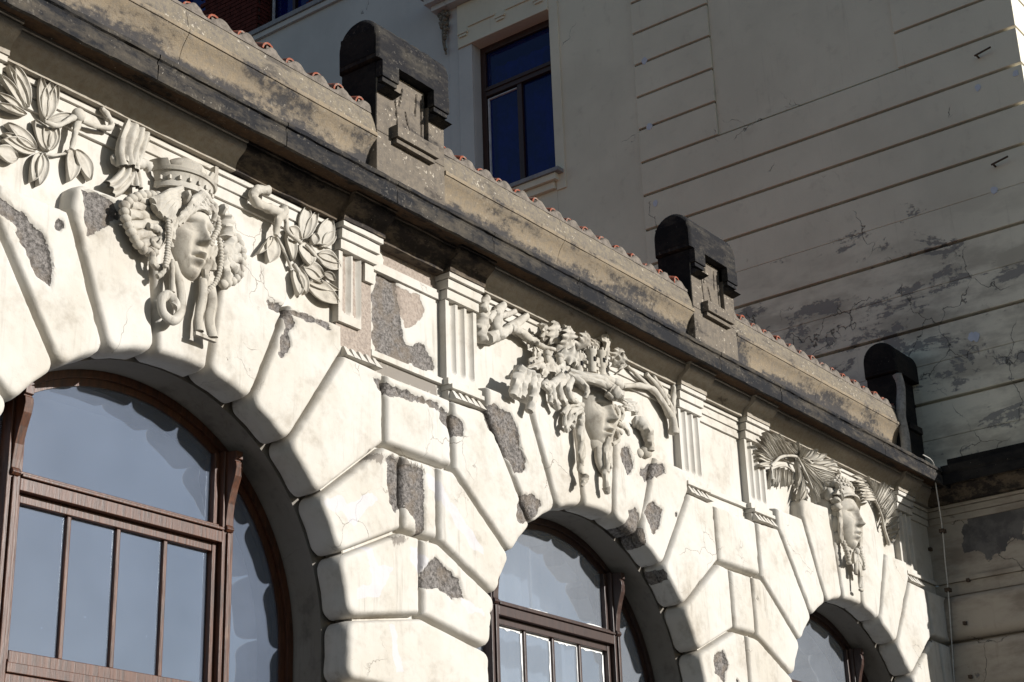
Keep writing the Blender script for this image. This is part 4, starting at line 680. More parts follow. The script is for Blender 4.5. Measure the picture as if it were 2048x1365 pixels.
window(-2.0, 'varnished_wood', 'dusty_glass'); w1 = window(2.0, 'dark_wood', 'hazy_glass'); w2 = window(6.0, 'dark_wood', 'hazy_glass')
def smear(x0, x1, z0, z1, side, seed):
    n = 40; t = np.linspace(0, 1, n); d = .012 + .016 * np.clip(fbm(np.c_[t * 7, t * 0 + seed, t * 0], 61, 3) + .25, 0, 1)
    if side == 'top': pl = [(x0 + (x1 - x0) * q, z1) for q in t] + [(x0 + (x1 - x0) * q, z1 - e) for q, e in zip(t[::-1], d[::-1])]
    else: pl = [(x1, z0 + (z1 - z0) * q) for q in t] + [(x1 - e, z0 + (z1 - z0) * q) for q, e in zip(t[::-1], d[::-1])]
    return MB().prism(pl, 'y', .4095, .4115)
for k in range(4):
    e0, e1 = 2 + (-.667, -.335, 0, .335)[k] + .014, 2 + (-.335, 0, .335, .667)[k] - .014
    obj('putty_smear', smear(e0, e1, 3.42, 4.166, 'top', k), 'paper', w1); obj('putty_smear', smear(e0, e1, 3.42, 4.16, 'side', k + 9), 'paper', w1)
n_ = 50; q_ = np.linspace(-.66, .66, n_); e_ = .006 + .026 * np.clip(fbm(np.c_[q_ * 5, q_ * 0, q_ * 0], 66, 3), 0, 1)
obj('putty_smear', MB().prism([(2 + a, 4.33) for a in q_] + [(2 + a, 4.332 + b) for a, b in zip(q_[::-1], e_[::-1])], 'y', .4095, .4115), 'paper', w1)
# things seen through the middle window
def cloth(x0, x1, y, z0, z1, amp, k):
    X = np.linspace(x0, x1, 60); Z = np.linspace(z0, z1, 4); P = np.zeros((4, 60, 3)); P[:, :, 0] = X; P[:, :, 2] = Z[:, None]; P[:, :, 1] = y + amp * np.sin(X * k) + amp * .5 * np.sin(X * k * 2.3 + 1)
    return MB().grid(P)
tagged('curtain', cloth(.8, 3.2, .80, 1.6, 5.1, .02, 26), 'curtain', 'pale net curtain hanging behind the middle arched window', 'curtain', smooth=60)
tagged('curtain', cloth(4.8, 7.2, .80, 1.6, 5.1, .02, 22), 'room_dark', 'dim curtain hanging behind the right hand arched window', 'curtain', smooth=60)
tagged('paper_sheet', MB().box(1.36, 1.52, .5, .504, 3.3, 3.75), 'paper', 'white sheet at the left edge of the middle window lower panes', 'paper')
tagged('poster', MB().box(1.72, 1.99, .5, .504, 3.2, 3.80), 'paper', 'white poster behind the second pane of the middle window', 'poster')
tagged('poster_stripe', MB().box(1.86, 1.96, .494, .497, 3.3, 3.78), 'red_paper', 'red strip stuck on the white poster in the middle window', 'paper')
tagged('curtain_rod', MB().tube([(1.96, .55, 4.32), (1.96, .55, 5.0)], .012), 'pale_wood', 'thin pale rod standing behind the upper pane of the middle window', 'rod')

# ================================================================== PARAPET PIERS
def pier(x, label, plain_top=False, dark=False):
    t = thing('parapet_pier', label, 'pier', (x, .15, 6.64), 'stone piers with rounded caps on the cornice')
    st = 'soot_stone' if dark else 'pier_stone'
    yf = -.02
    xr = min(x + .355, XW)
    obj('shaft', MB().box(x - .355, xr, yf, .30, 6.64, 7.165), st, t, bevel=.006)
    obj('upright', MB().box(x - .355, x - .185, yf, .30, 7.167, 7.69), st, t, bevel=.006)
    if xr > x + .2: obj('upright', MB().box(x + .185, xr, yf, .30, 7.167, 7.69), st, t, bevel=.006)
    lines = [((-.13, 7.55), (-.095, 7.20)), ((-.05, 7.62), (-.085, 7.48)), ((-.02, 7.45), (.055, 7.19)), ((.10, 7.64), (.085, 7.47)), ((.15, 7.62), (.148, 7.19))]
    def inc(X, Z):
        o = np.zeros_like(X)
        for (a0, b0), (a1, b1) in lines:
            A = np.array([x + a0, b0]); B = np.array([x + a1, b1]); e = B - A; tt = np.clip(((X - A[0]) * e[0] + (Z - A[1]) * e[1]) / (e @ e), 0, 1)
            d = np.hypot(X - A[0] - tt * e[0], Z - A[1] - tt * e[1]); o = np.maximum(o, .02 * np.clip(1 - d / .009, 0, 1))
        return o
    if not dark: obj('recessed_panel', slab(x - .184, x + .184, 7.167, 7.69, yf + .035, .25, inc, .008), st, t)
    else: obj('recessed_panel', MB().box(x - .184, min(x + .184, XW), yf + .035, .25, 7.167, 7.69), st, t)
    if not dark:
        obj('tablet', extrude_x([(0, 7.155), (-.085, 7.155), (-.085, 7.245), (0, 7.245)], x - .215, x + .215, .02, .003, x, True), st, t, bevel=.004)
        obj('tablet_lip', extrude_x([(0, 7.12), (-.06, 7.12), (-.06, 7.153), (0, 7.153)], x - .20, x + .20, .02, .003, x, True), st, t, bevel=.003)
        for s in (-1, 1):
            c = x + s * .27
            obj('bracket', MB().box(c - .085, c + .085, -.075, .2, 7.565, 7.69), 'cap_stone', t, bevel=.004)
            obj('bracket_lip', MB().box(c - .075, c + .075, -.062, .2, 7.53, 7.563), 'cap_stone', t, bevel=.003)
            for q in (-1, 1):
                cc = c + q * .042; v = [(cc - .036, -.02, 7.528), (cc + .036, -.02, 7.528), (cc + .036, .05, 7.528), (cc - .036, .05, 7.528), (cc - .04, -.10, 7.475), (cc + .04, -.10, 7.475), (cc + .04, .0, 7.455), (cc - .04, .0, 7.455)]
                obj('drop', MB().add(v, [(0, 1, 2, 3), (7, 6, 5, 4), (0, 4, 5, 1), (1, 5, 6, 2), (2, 6, 7, 3), (3, 7, 4, 0)]), 'cap_stone', t)
    # rounded cap
    r = .185; yc = .125; zs = 7.865
    ang = np.linspace(0, math.pi, 21)
    prof = [(yc - r, 7.70), (yc - r, 7.72)] + [(yc - r * math.cos(q), zs + r * 1.05 * math.sin(q)) for q in ang] + [(yc + r, 7.72), (yc + r, 7.70)]
    prof = np.array(prof); ctr = np.array([yc, 7.80]); n = 90; L = .385
    xsr = np.linspace(-L, L, n); P = []
    for q in xsr:
        e = abs(q) / L; endr = 1 - .10 * np.clip((e - .93) / .07, 0, 1) ** 2
        roll = 1.0
        if not plain_top and -.10 < q < .26: roll = .965 + .06 * abs(math.sin((q + .10) / .12 * math.pi))
        sc_ = ctr + (prof - ctr) * np.where(prof[:, 1:] > 7.86, endr * roll, endr if True else 1)
        P.append(np.c_[np.full(len(prof), min(x + q, XW + .02)), sc_])
    P = np.array(P); V = P.reshape(-1, 3); V[:, 1:] += np.c_[fbm(V * 12, 41, 3), fbm(V * 12, 42, 3)] * .004
    mb = MB().grid(P, closed_v=True, flip=True); mb.add(P[0], [tuple(range(len(prof)))]); mb.add(P[-1], [tuple(range(len(prof)))[::-1]])
    obj('rounded_cap', mb, 'soot_stone' if dark else 'cap_stone', t, smooth=35)
    # flank facing left, blackened by soot
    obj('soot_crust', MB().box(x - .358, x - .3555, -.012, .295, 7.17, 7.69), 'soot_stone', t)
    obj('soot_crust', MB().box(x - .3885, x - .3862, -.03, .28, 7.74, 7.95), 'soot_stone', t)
    if dark:
        obj('repair_strip', MB().tube([(x - .345, -.03, 6.64), (x - .34, -.035, 7.0), (x - .36, -.03, 7.2), (x - .335, -.035, 7.35), (x - .31, -.04, 7.55), (x - .33, -.03, 7.68)], [.05, .05], 10), 'repair_mortar', t, smooth=60)
        obj('bracket', MB().box(x - .2, min(x + .1, XW), -.05, .1, 7.13, 7.2), 'cap_stone', t, bevel=.004)
pier(0, 'nearest and largest black capped stone pier, with lobed cap top, between the first two arches')
pier(4, 'middle stone pier with smooth rounded black cap standing against the grey wall', True)
pier(8, 'shaded farthest pier with a pale mortar strip, jammed against the grey side building', True, True)

# ================================================================== CARVED HEADS
def g2(X, Z, cx, cz, sx, sz): return np.exp(-((X - cx) / sx) ** 2 - ((Z - cz) / sz) ** 2)
def ss(x, a, b): t = np.clip((x - a) / (b - a), 0, 1); return t * t * (3 - 2 * t)
def face_mesh(cx, cz, yc=.0, a=.186, b=.262, dep=.165, open_=1.0):
    nu, nv = 120, 110
    th = np.linspace(.02, math.pi - .02, nu); ph = np.linspace(-1.75, 1.75, nv)
    T, P = np.meshgrid(th, ph, indexing='ij')
    X = np.sin(T) ** .92 * np.sin(P); Z = np.cos(T); Yd = np.sin(T) ** .8 * np.cos(P)
    Zc = Z
    jaw = 1 - .17 * ss(-Zc, .1, .95) - .04 * ss(Zc, .3, 1)
    Yd = Yd + .04 * g2(X, Z, 0, .55, .8, .4)
    X2 = X
    h = np.zeros_like(X)
    h += .012 * g2(X2, Z, 0, .34, .75, .10)                                   # brow
    for s in (-1, 1):
        h -= .042 * g2(X2, Z, s * .40, .165, .23, .125)                        # sockets
        h += .027 * g2(X2, Z, s * .42, .14, .15, .062)                       # eyeball
        h += .010 * g2(X2, Z, s * .42, .205, .19, .020)                         # upper lid
        h -= .010 * g2(X2, Z, s * .42, .255, .19, .022)
        h += .007 * g2(X2, Z, s * .42, .08, .17, .02)
        h += .013 * g2(X2, Z, s * .52, -.16, .24, .22)                         # cheek
        h += .018 * g2(X2, Z, s * .145, -.215, .075, .06)                      # nostril wings
        h -= .010 * g2(X2, Z, s * .30, -.30, .10, .16)
        h -= .006 * g2(X2, Z, s * .30, -.50, .06, .05)
    t = np.clip((.32 - Z) / (.32 + .20), 0, 1)
    wdt = .085 + .06 * t
    nose = (.014 + .046 * t ** 1.1) * np.exp(-(X2 / wdt) ** 2 * 1.1)
    nose *= ss(.42 - Z, 0, .16) * (1 - ss(-Z, .205, .285))
    h += nose
    h += .013 * g2(X2, Z, 0, -.19, .10, .06)
    h -= .006 * g2(X2, Z, 0, -.36, .05, .06)
    h += .016 * g2(X2, Z, 0, -.50, .30, .17)                                   # muzzle
    h += .016 * g2(X2, Z, .09, -.437, .13, .035) + .016 * g2(X2, Z, -.09, -.437, .13, .035)
    h += .022 * g2(X2, Z, 0, -.60, .17, .045)
    h -= .036 * open_ * g2(X2, Z, 0, -.515, .21, .028)                          # parted lips
    h -= .013 * g2(X2, Z, 0, -.70, .22, .05)
    h += .020 * g2(X2, Z, 0, -.86, .26, .13)                                   # chin
    h += (fbm(np.stack([X.ravel() * 5, Z.ravel() * 6, X.ravel() * 0 + cx], -1), 81, 4) * .0022).reshape(h.shape)
    V = np.stack([cx + a * X * jaw, yc - dep * Yd - h, cz + b * Z], -1)
    return MB().grid(V)
def leaf_mesh(bx, by, bz, tx, ty, tz, w, kind='petal', n=12, m_=9, cup=.25, thick=.012, seed=0):
    B = np.array([bx, by, bz]); Tp = np.array([tx, ty, tz]); ax = Tp - B; L = np.linalg.norm(ax[[0, 2]])
    d = np.array([ax[0], ax[2]]) / L; nrm = np.array([-d[1], d[0]])
    if kind == 'oak': n, m_ = 32, 13
    if kind == 'petal': n, m_ = 20, 15
    t = np.linspace(0, 1, n); s = np.linspace(-1, 1, m_)
    wd = np.sin(math.pi * np.clip(t, 0, 1) ** .85) ** .75
    if kind == 'oak': wd = np.sin(math.pi * np.clip(t, 0, 1) ** .75) ** .55 * (.80 + .24 * np.sin(t * 2 * math.pi * 3.4 - .8))
    wd[0] = .06; wd[-1] = .04 if kind != 'oak' else .15
    T, S = np.meshgrid(t, s, indexing='ij')
    off = S * wd[:, None] * w / 2
    rg = np.random.default_rng(seed); bend = rg.uniform(-.10, .10) * w
    off = off + bend * np.sin(math.pi * T)
    X = B[0] + ax[0] * T + nrm[0] * off; Z = B[2] + ax[2] * T + nrm[1] * off
    Y = B[1] + (Tp[1] - B[1]) * T ** .8 - (.008 if kind == 'petal' else .022) * np.sin(math.pi * T)
    if kind == 'petal':
        Y = Y - .05 * w * (1 - S ** 2) - .011 * np.exp(-((np.abs(S) - .90) / .13) ** 2) - .004 * np.exp(-((S - .25) / .10) ** 2)
        Y = Y + (fbm(np.stack([X.ravel() * 14, Z.ravel() * 14, X.ravel() * 0 + seed], -1), 90, 3) * .006).reshape(Y.shape)
    else: Y = Y - cup * w * .35 * (1 - S ** 2) * np.sin(math.pi * T) + .008 * np.exp(-(S / .16) ** 2)
    if kind == 'oak': Y = Y - .016 * np.sin(T * math.pi * 4.2) ** 2 * np.abs(S) - .012 * S ** 2 * np.sin(T * 9 + seed)
    else: Y = Y - .012 * np.abs(S) ** 3
    F = np.stack([X, Y, Z], -1); Bk = F.copy(); Bk[..., 1] += thick + .02 * (1 - S ** 2)
    mb = MB().grid(F); mb.grid(Bk, flip=True)
    rim = lambda G: np.concatenate([G[0, :], G[1:, -1], G[-1, -2::-1], G[-2:0:-1, 0]])
    mb.grid(np.stack([rim(F), rim(Bk)]), closed_v=True)
    return mb
RP = 'relief_plaster'
FWD = {'hair_mass': .035, 'rosette': .065, 'rosette_petal': .07, 'lion_leg': .04}
def carve(root, name, mb, sm=50):
    if name in FWD:
        for q in mb.v: q[:, 1] -= FWD[name]
    return obj(name, mb, RP, root, smooth=sm)
def add_leaves(root, key, kind, name='leaf'):
    for i, q in enumerate(LEAVES[key]): carve(root, name, leaf_mesh(*q, kind=kind, seed=i))
def add_twigs(root, key, name='twig'):
    for p, r in TWIGS[key]:
        if r[0] == 'cloth': carve(root, 'drapery', ribbon(p, r[1]))
        else: carve(root, name, MB().tube(p, r, 9, wob=1))
def beads(path, r, n, sq=.7):
    p = smooth_path(path, 20); L = np.concatenate([[0], np.cumsum(np.linalg.norm(np.diff(p, axis=0), axis=1))]); mb = MB()
    for i in range(n):
        q = np.array([np.interp(L[-1] * (i + .5) / n, L, p[:, k]) for k in range(3)])
        mb.ell(q, (r * (1.15 if i % 2 else .95), r, L[-1] / n * sq), 6, 8)
    return mb
def lock(path, r0, r1): return MB().tube(path, [r0, (r0 + r1) * .6, r1], 8, wob=1)
def lumps(pts, seed, sub=1.0):
    mb = MB()
    for (c, r) in pts: mb.ell(c, r, 14, 18)
    V, _ = mb.arr(); V2 = V + (fbm(V * 26, seed, 3) * .016 * sub)[:, None] * np.array([.5, -1, .5]); mb.v = [V2]; mb.mk = [np.zeros((len(V2), 4))]
    return mb
def sweep_band(cx, yc, r0, z0, r1, z1, a0, a1, crenel=0, n=60, thick=.02):
    """curved upright band (crown) facing the street"""
    ang = np.linspace(a0, a1, n); P = []
    for t in ang:
        zt = z1
        if crenel:
            zt = z1 - (.035 if (t - a0) / (a1 - a0) * crenel % 1.0 > .62 else 0)
        q = (zt - z0) / (z1 - z0); rt = r0 + (r1 - r0) * q; s, c = math.sin(t), -math.cos(t)
        P.append([(cx + r0 * s, yc + r0 * c * .8, z0), (cx + rt * s, yc + rt * c * .8, zt), (cx + (rt - thick) * s, yc + (rt - thick) * c * .8, zt), (cx + (r0 - thick) * s, yc + (r0 - thick) * c * .8, z0)])
    return MB().grid(P, closed_v=True)
GM = 'carved heads over the arches'
# ---- head over the left arch: battlement crown, braids and ribbons
h0 = thing('carved_head', 'carved woman with plain battlement crown, beaded braids and curled ribbons over the left arch', 'sculpture', (-2, 0, 5.4), GM)
c = -1.985
carve(h0, 'face', face_mesh(c, 5.762))
carve(h0, 'crown', sweep_band(c, .05, .185, 6.075, .240, 6.205, -1.5, 1.5, 3.2))
carve(h0, 'crown_ring', sweep_band(c, .05, .20, 6.05, .20, 6.085, -1.5, 1.5)); carve(h0, 'crown_rim', sweep_band(c, .05, .226, 6.142, .236, 6.158, -1.5, 1.5))
carve(h0, 'crown_dome', MB().ell((c + .02, .03, 6.20), (.15, .12, .10), 12, 18)); carve(h0, 'crown_peg', MB().box(c + .16, c + .185, -.07, -.03, 6.18, 6.29))
for k in range(9): 
    t = -1.2 + k * .3; carve(h0, 'crown_flute', MB().box(c + .207 * math.sin(t) - .007, c + .207 * math.sin(t) + .007, .05 - .207 * .8 * math.cos(t) - .006, .05 - .18 * .8 * math.cos(t), 6.088, 6.112))
def hair(root, key):
    for kd, nm, pth, r, n in HAIR[key]:
        carve(root, nm, beads(pth, r, n) if kd == 'b' else MB().tube(pth, r, 8, wob=1))
hair(h0, 'h0')
def ribbon(path, w, th=.012):
    p = smooth_path(path, 8); T = np.gradient(p, axis=0); T /= np.linalg.norm(T, axis=1)[:, None]; N = np.cross(T, (0, -1.0, 0)); N /= np.linalg.norm(N, axis=1)[:, None] + 1e-9
    R = []
    if w > .085:
        u = np.linspace(-1, 1, 19)
        for i in range(len(p)):
            q = p[i] + (u[:, None] * w / 2) * N[i]; q[:, 1] += -.022 * np.abs(np.sin(u * 4.2 + .5 + i * .05)) - .02 * (1 - u ** 2); b2 = q[::-1].copy(); b2[:, 1] += .03
            R.append(np.concatenate([q, b2]))
        return MB().grid(R, closed_v=True)
    for i in range(len(p)):
        a = p[i] - N[i] * w / 2; b = p[i] + N[i] * w / 2; mid = p[i] + np.array([0, -.35 * w, 0])
        R.append([a, (a + mid) / 2 + np.array([0, -.004, 0]), mid, (b + mid) / 2 + np.array([0, -.004, 0]), b, b + np.array([0, th, 0]), a + np.array([0, th, 0])])
    mb = MB().grid(R, closed_v=True); return mb.add(R[0], [tuple(range(7))]).add(R[-1], [tuple(range(7))[::-1]])
carve(h0, 'ribbon', ribbon([(c - .165, -.12, 5.55), (c - .12, -.135, 5.42), (c - .11, -.14, 5.28), (c - .16, -.14, 5.20), (c - .235, -.14, 5.22), (c - .255, -.145, 5.29), (c - .21, -.15, 5.33), (c - .165, -.16, 5.29), (c - .19, -.17, 5.26)], .055))
carve(h0, 'ribbon', ribbon([(c - .175, -.12, 5.56), (c - .18, -.135, 5.45), (c - .18, -.14, 5.36)], .03))
carve(h0, 'ribbon', ribbon([(c + .06, -.12, 5.52), (c + .045, -.14, 5.40), (c + .02, -.14, 5.28), (c + .02, -.15, 5.19)], .055)); carve(h0, 'ribbon', ribbon([(c + .11, -.12, 5.52), (c + .115, -.14, 5.40), (c + .10, -.14, 5.28), (c + .115, -.155, 5.18)], .07))
carve(h0, 'ribbon_end', MB().box(c - .01, c + .145, -.15, -.125, 5.16, 5.18))
# ---- head over the middle arch: castle crown and lion skin
h1 = thing('carved_head', 'carved woman hooded in a lion skin under a little castle crown, over the middle arch', 'sculpture', (2, 0, 5.4), GM)
c = 2.015
carve(h1, 'face', face_mesh(c + .015, 5.745, yc=-.02, a=.20, b=.27))
carve(h1, 'lion_hood', lumps([((c, -.02, 6.0), (.21, .15, .09)), ((c + .04, -.13, 6.01), (.12, .08, .055)), ((c + .12, -.16, 6.0), (.08, .08, .045)), ((c - .16, -.06, 5.96), (.09, .07, .06)), ((c + .18, -.03, 5.95), (.07, .08, .07))], 12, 1.0))
hair(h1, 'h1')
carve(h1, 'breast_tablet', lumps([((c + .02, -.10, 5.42), (.10, .045, .13))], 30, .3)); carve(h1, 'neck', MB().ell((c, -.04, 5.52), (.10, .09, .10)))
for dx, dz in ((-.02, 5.46), (.03, 5.44), (0, 5.39), (.04, 5.36)): carve(h1, 'tablet_boss', MB().ell((c + dx + .01, -.142, dz), (.018, .012, .022), 7, 9))
carve(h1, 'castle_wall', sweep_band(c + .0, .02, .16, 6.055, .17, 6.155, -1.5, 1.5)); carve(h1, 'castle_parapet', sweep_band(c, .02, .175, 6.15, .178, 6.195, -1.5, 1.5, 11))
for row in range(3):
    for k in range(9):
        t = -1.3 + k * .325 + (.16 if row % 2 else 0); r = .166 + row * .003
        carve(h1, 'castle_stone', MB().box(c + r * math.sin(t) - .022, c + r * math.sin(t) + .022, .02 - r * .8 * math.cos(t) - .007, .02 - r * .8 * math.cos(t) + .015, 6.062 + row * .03, 6.086 + row * .03))
for t, hh in ((-1.15, .16), (-.45, .20), (.25, .22), (.95, .18)):
    x0, y0 = c + .165 * math.sin(t), .02 - .165 * .8 * math.cos(t)
    carve(h1, 'castle_tower', MB().lathe([(0, 0), (.036, 0), (.034, hh - .06), (.045, hh - .045), (.045, hh - .02), (.03, hh - .02), (.0, hh - .02)], (x0, y0, 6.06), 14))
    for q in range(6): carve(h1, 'tower_merlon', MB().box(x0 + .036 * math.cos(q * 1.05) - .008, x0 + .036 * math.cos(q * 1.05) + .008, y0 + .036 * math.sin(q * 1.05) - .008, y0 + .036 * math.sin(q * 1.05) + .008, 6.06 + hh - .02, 6.06 + hh))
    obj('tower_window', MB().box(x0 - .012, x0 + .006, y0 - .040, y0 - .03, 6.06 + hh - .115, 6.06 + hh - .08), 'soot_stone', h1)
# ---- head over the right arch: scaled helmet
h2 = thing('carved_head', 'carved woman in a scaled helmet with curved brim, over the right hand arch', 'sculpture', (6, 0, 5.4), GM)
c = 6.0
carve(h2, 'face', face_mesh(c + .01, 5.765, yc=-.03, a=.205, b=.275, open_=.35))
carve(h2, 'helmet', MB().ell((c, .03, 6.02), (.225, .20, .20), 20, 28))
for row in range(6):
    ph = .25 + row * .2; nn = 8 + row
    for k in range(nn):
        t = -1.35 + 2.7 * (k + .5 * (row % 2)) / nn; r = math.sin(ph)
        carve(h2, 'helmet_scale', MB().ell((c + .225 * r * math.sin(t), .03 - .20 * r * math.cos(t), 6.02 + .20 * math.cos(ph)), (.020, .016, .018), 5, 7))
br = []
for t in np.linspace(-1.45, 1.45, 40):
    s, co = math.sin(t), math.cos(t); z = 5.99 - .10 * (1 - co) - .07 * abs(s) ** 3
    br.append([(c + .20 * s, .02 - .165 * co, z + .035), (c + .285 * s, .03 - .235 * co, z + .005), (c + .288 * s, .03 - .238 * co, z - .014), (c + .20 * s, .02 - .165 * co, z + .005)])
carve(h2, 'helmet_brim', MB().grid(br, closed_v=True))
t = np.linspace(0, 2 * math.pi, 20); carve(h2, 'crest_ring', MB().tube([(c + .05 + .045 * math.cos(q), -.02, 6.245 + .05 * math.sin(q)) for q in t], [.018, .018], 8))
carve(h2, 'crest', lumps([((c + .05, -.0, 6.31), (.035, .03, .045)), ((c + .03, .0, 6.36), (.02, .02, .04))], 50))
carve(h2, 'rosette', lumps([((c - .24, -.05, 6.0 + dz), (.045, .05, .035)) for dz in (.05, -.02, -.09, -.16)] + [((c - .30, -.02, 5.96), (.04, .04, .06)), ((c - .19, -.08, 5.98), (.03, .04, .03))], 55, 1.6))
for k in range(4): carve(h2, 'rosette_petal', leaf_mesh(c - .24, -.09, 5.98, c - .24 + .09 * math.cos(k * 1.6 + .4), -.08, 5.98 + .09 * math.sin(k * 1.6 + .4), .05, seed=k))
for s in (-1, 1):
    carve(h2, 'hair_mass', lumps([((c + s * .205, -.01, 5.84), (.045, .08, .10)), ((c + s * .205, -.01, 5.70), (.042, .07, .09)), ((c + s * .19, -.02, 5.58), (.038, .06, .07))], 60 + s, 1.8))
    for k in range(4): carve(h2, 'hair_lock', lock([(c + s * (.175 + .014 * k), -.10, 5.90), (c + s * (.195 + .018 * (k % 2)), -.12, 5.78), (c + s * (.18 + .012 * k), -.11, 5.64), (c + s * (.17 + .02 * (k % 2)), -.10, 5.52)], .018, .012))
    carve(h2, 'hair_plait', beads([(c + s * .16, -.10, 5.55), (c + s * .15, -.125, 5.44), (c + s * .14, -.13, 5.33)], .028, 8))
    carve(h2, 'bow_loop', leaf_mesh(c, -.13, 5.47, c + s * .10, -.15, 5.34, .085, seed=3, cup=.6))
    carve(h2, 'bow_tail', ribbon([(c + s * .01, -.14, 5.46), (c + s * .035, -.15, 5.36), (c + s * .05, -.145, 5.25)], .045))
carve(h2, 'bow_knot', MB().ell((c, -.15, 5.47), (.035, .03, .035))); carve(h2, 'pendant', lock([(c, -.14, 5.45), (c + .005, -.15, 5.28), (c - .005, -.145, 5.14)], .022, .012)); carve(h2, 'pendant_tip', MB().ell((c + .015, -.145, 5.12), (.04, .02, .016)))
carve(h2, 'neck', MB().ell((c, -.02, 5.53), (.10, .09, .10)))

# ================================================================== CARVED FOLIAGE
GF = 'carved foliage on the frieze'
def foliage(label, loc): return thing('foliage_relief', label, 'relief carving', loc, GF)
f = foliage('magnolia spray with big cupped petals, left of the plain crowned head', (-2.9, 0, 5.9)); add_leaves(f, 'left0', 'petal', 'petal'); add_twigs(f, 'left0')
carve(f, 'knob', MB().ell(TWIGS['left0'][0][0][-1], (.04, .035, .04))); 
f = foliage('magnolia spray hanging beside the broken triglyph, right of the plain crowned head', (-1.0, 0, 5.9)); add_leaves(f, 'right0', 'petal', 'petal'); add_twigs(f, 'right0')
f = foliage('oak boughs with lobed leaves and acorns, left of the lion hooded head', (1.3, 0, 5.9)); add_leaves(f, 'oak', 'oak', 'oak_leaf'); add_twigs(f, 'oak', 'bough')
for q in ACORNS:
    carve(f, 'acorn', MB().ell(q, (.026, .026, .042), 9, 12)); carve(f, 'acorn_cup', MB().ell((q[0], q[1], q[2] + .022), (.033, .033, .024), 8, 12))
f = foliage('bare forked boughs and a hanging lion paw, right of the lion hooded head', (2.8, 0, 5.9)); add_twigs(f, 'oak_r', 'bough')
carve(f, 'lion_leg', lock(PAWLEG, .05, .035)); carve(f, 'lion_paw', lumps([(PAWLEG[-1], (.06, .05, .05)), ((PAWLEG[-1][0] - .06, -.06, PAWLEG[-1][2] - .02), (.04, .04, .04))], 71))
for key, lab, lx in (('l', 'palm fronds fanning out left of the helmeted head', 5.2), ('r', 'palm frond rising right of the helmeted head, its tips in shadow', 6.9)):
    f = foliage(lab, (lx, 0, 5.9)); add_twigs(f, 'palm_' + key, 'frond_rib')
    for i, (nm, ra_, ta, n) in enumerate(FRONDS):
        if nm != key: continue
        ra_, ta = np.array(ra_), np.array(ta); mb = MB()
        q = np.linspace(0, 1, n); rp = np.stack([np.interp(q, np.linspace(0, 1, len(ra_)), ra_[:, k]) for k in range(3)], -1); tp_ = np.stack([np.interp(q, np.linspace(0, 1, len(ta)), ta[:, k]) for k in range(3)], -1)
        for j in range(n):
            jit = np.array([RNG.uniform(-.02, .02), RNG.uniform(-.012, .012), RNG.uniform(-.03, .02)])
            lm = leaf_mesh(*rp[j], *(tp_[j] + jit), .030 + .012 * RNG.random(), n=7, m_=5, cup=.5, thick=.008, seed=i * 40 + j)
            for v, mk in zip(lm.v, lm.mk): pass
            V, mk = lm.arr(); mb.add(V, lm.f)
        carve(f, 'palm_frond', mb)['kind'] = 'stuff'

# ================================================================== GREY SIDE BUILDING
tb_ = thing('side_building', 'tall grey rendered building with grooved courses and peeling patches rising behind the arcade', 'building', (9, 2, 0))
YC = -1.66; XF = 8.14
SWM = 'side_wall'
def course(y0, y1, z0, z1, name='wall_course', mat=SWM, x0=XF, x1=9.6, bev=.006, label=None):
    n = max(2, int((y1 - y0) / .12)); return obj(name, MB().box(x0, x1, y0, y1, z0, z1), mat, tb_, bevel=bev, label=label)
core = MB(); core.box(8.225, 9.7, YC + .08, 3.17, 6.6, 17.5); obj('wall_core', core, SWM, tb_)
gz = [6.66, 7.467, 8.30, 9.15, 10.02, 10.49, 10.955, 11.41]
for i in range(len(gz) - 1):
    a, b = gz[i], gz[i + 1]
    if b - a > .6:
        m_ = (a + b) / 2
        course(YC, 3.16, a + .017, m_ - .0015); course(YC, 3.16, m_ + .0015, b - .017)
    else: course(YC, 3.16, a + .017, b - .017)
course(-.289, 2.059, 11.427, 17.3, 'recessed_panel', x0=8.172)
z = 11.41
while z < 17.2:
    course(YC, -.29, z + .016, z + .444, 'quoin_block'); course(2.06, 3.16, z + .016, z + .444, 'quoin_block'); z += .46
# plain bay with the window
PX = 8.178
def pl_(name, y0, y1, z0, z1, x0=PX, x1=9.0, mat='bluish_wall', bev=.004): return obj(name, MB().box(x0, x1, y0, y1, z0, z1), mat, tb_, bevel=bev)
pl_('plain_wall', 3.17, 4.45, 6.6, 17.5, mat=SWM); pl_('plain_wall', 4.452, 5.748, 6.6, 11.72, mat=SWM); pl_('plain_wall', 4.452, 5.748, 14.16, 17.5, mat=SWM)
pl_('plain_wall', 5.75, 6.9, 6.6, 17.5); pl_('plain_wall', 6.902, 13.5, 6.6, 15.93, x0=8.19)
pl_('window_surround', 4.305, 4.448, 11.475, 17.3, x0=8.155, x1=8.18, mat=SWM); pl_('window_surround', 5.752, 5.99, 11.475, 14.16, x0=8.15, x1=8.18); pl_('pilaster_strip', 6.0, 6.16, 11.0, 14.9, x0=8.165, x1=8.18)
pl_('window_lintel', 4.45, 5.99, 14.162, 14.86, x0=8.14, x1=8.18, mat=SWM); pl_('lintel_edge', 4.45, 5.97, 14.164, 14.21, x0=8.125, x1=8.142, mat=SWM)
for y in (5.80, 5.15, 4.5): pl_('lintel_key', y, y + .17, 14.36, 14.40, x0=8.105, x1=8.142, mat=SWM); pl_('lintel_key', y + .02, y + .15, 14.32, 14.355, x0=8.115, x1=8.142, mat=SWM)
for y0, y1 in ((5.33, 5.80), (4.68, 5.15)): pl_('lintel_bar', y0, y1, 14.44, 14.475, x0=8.12, x1=8.142, mat=SWM)
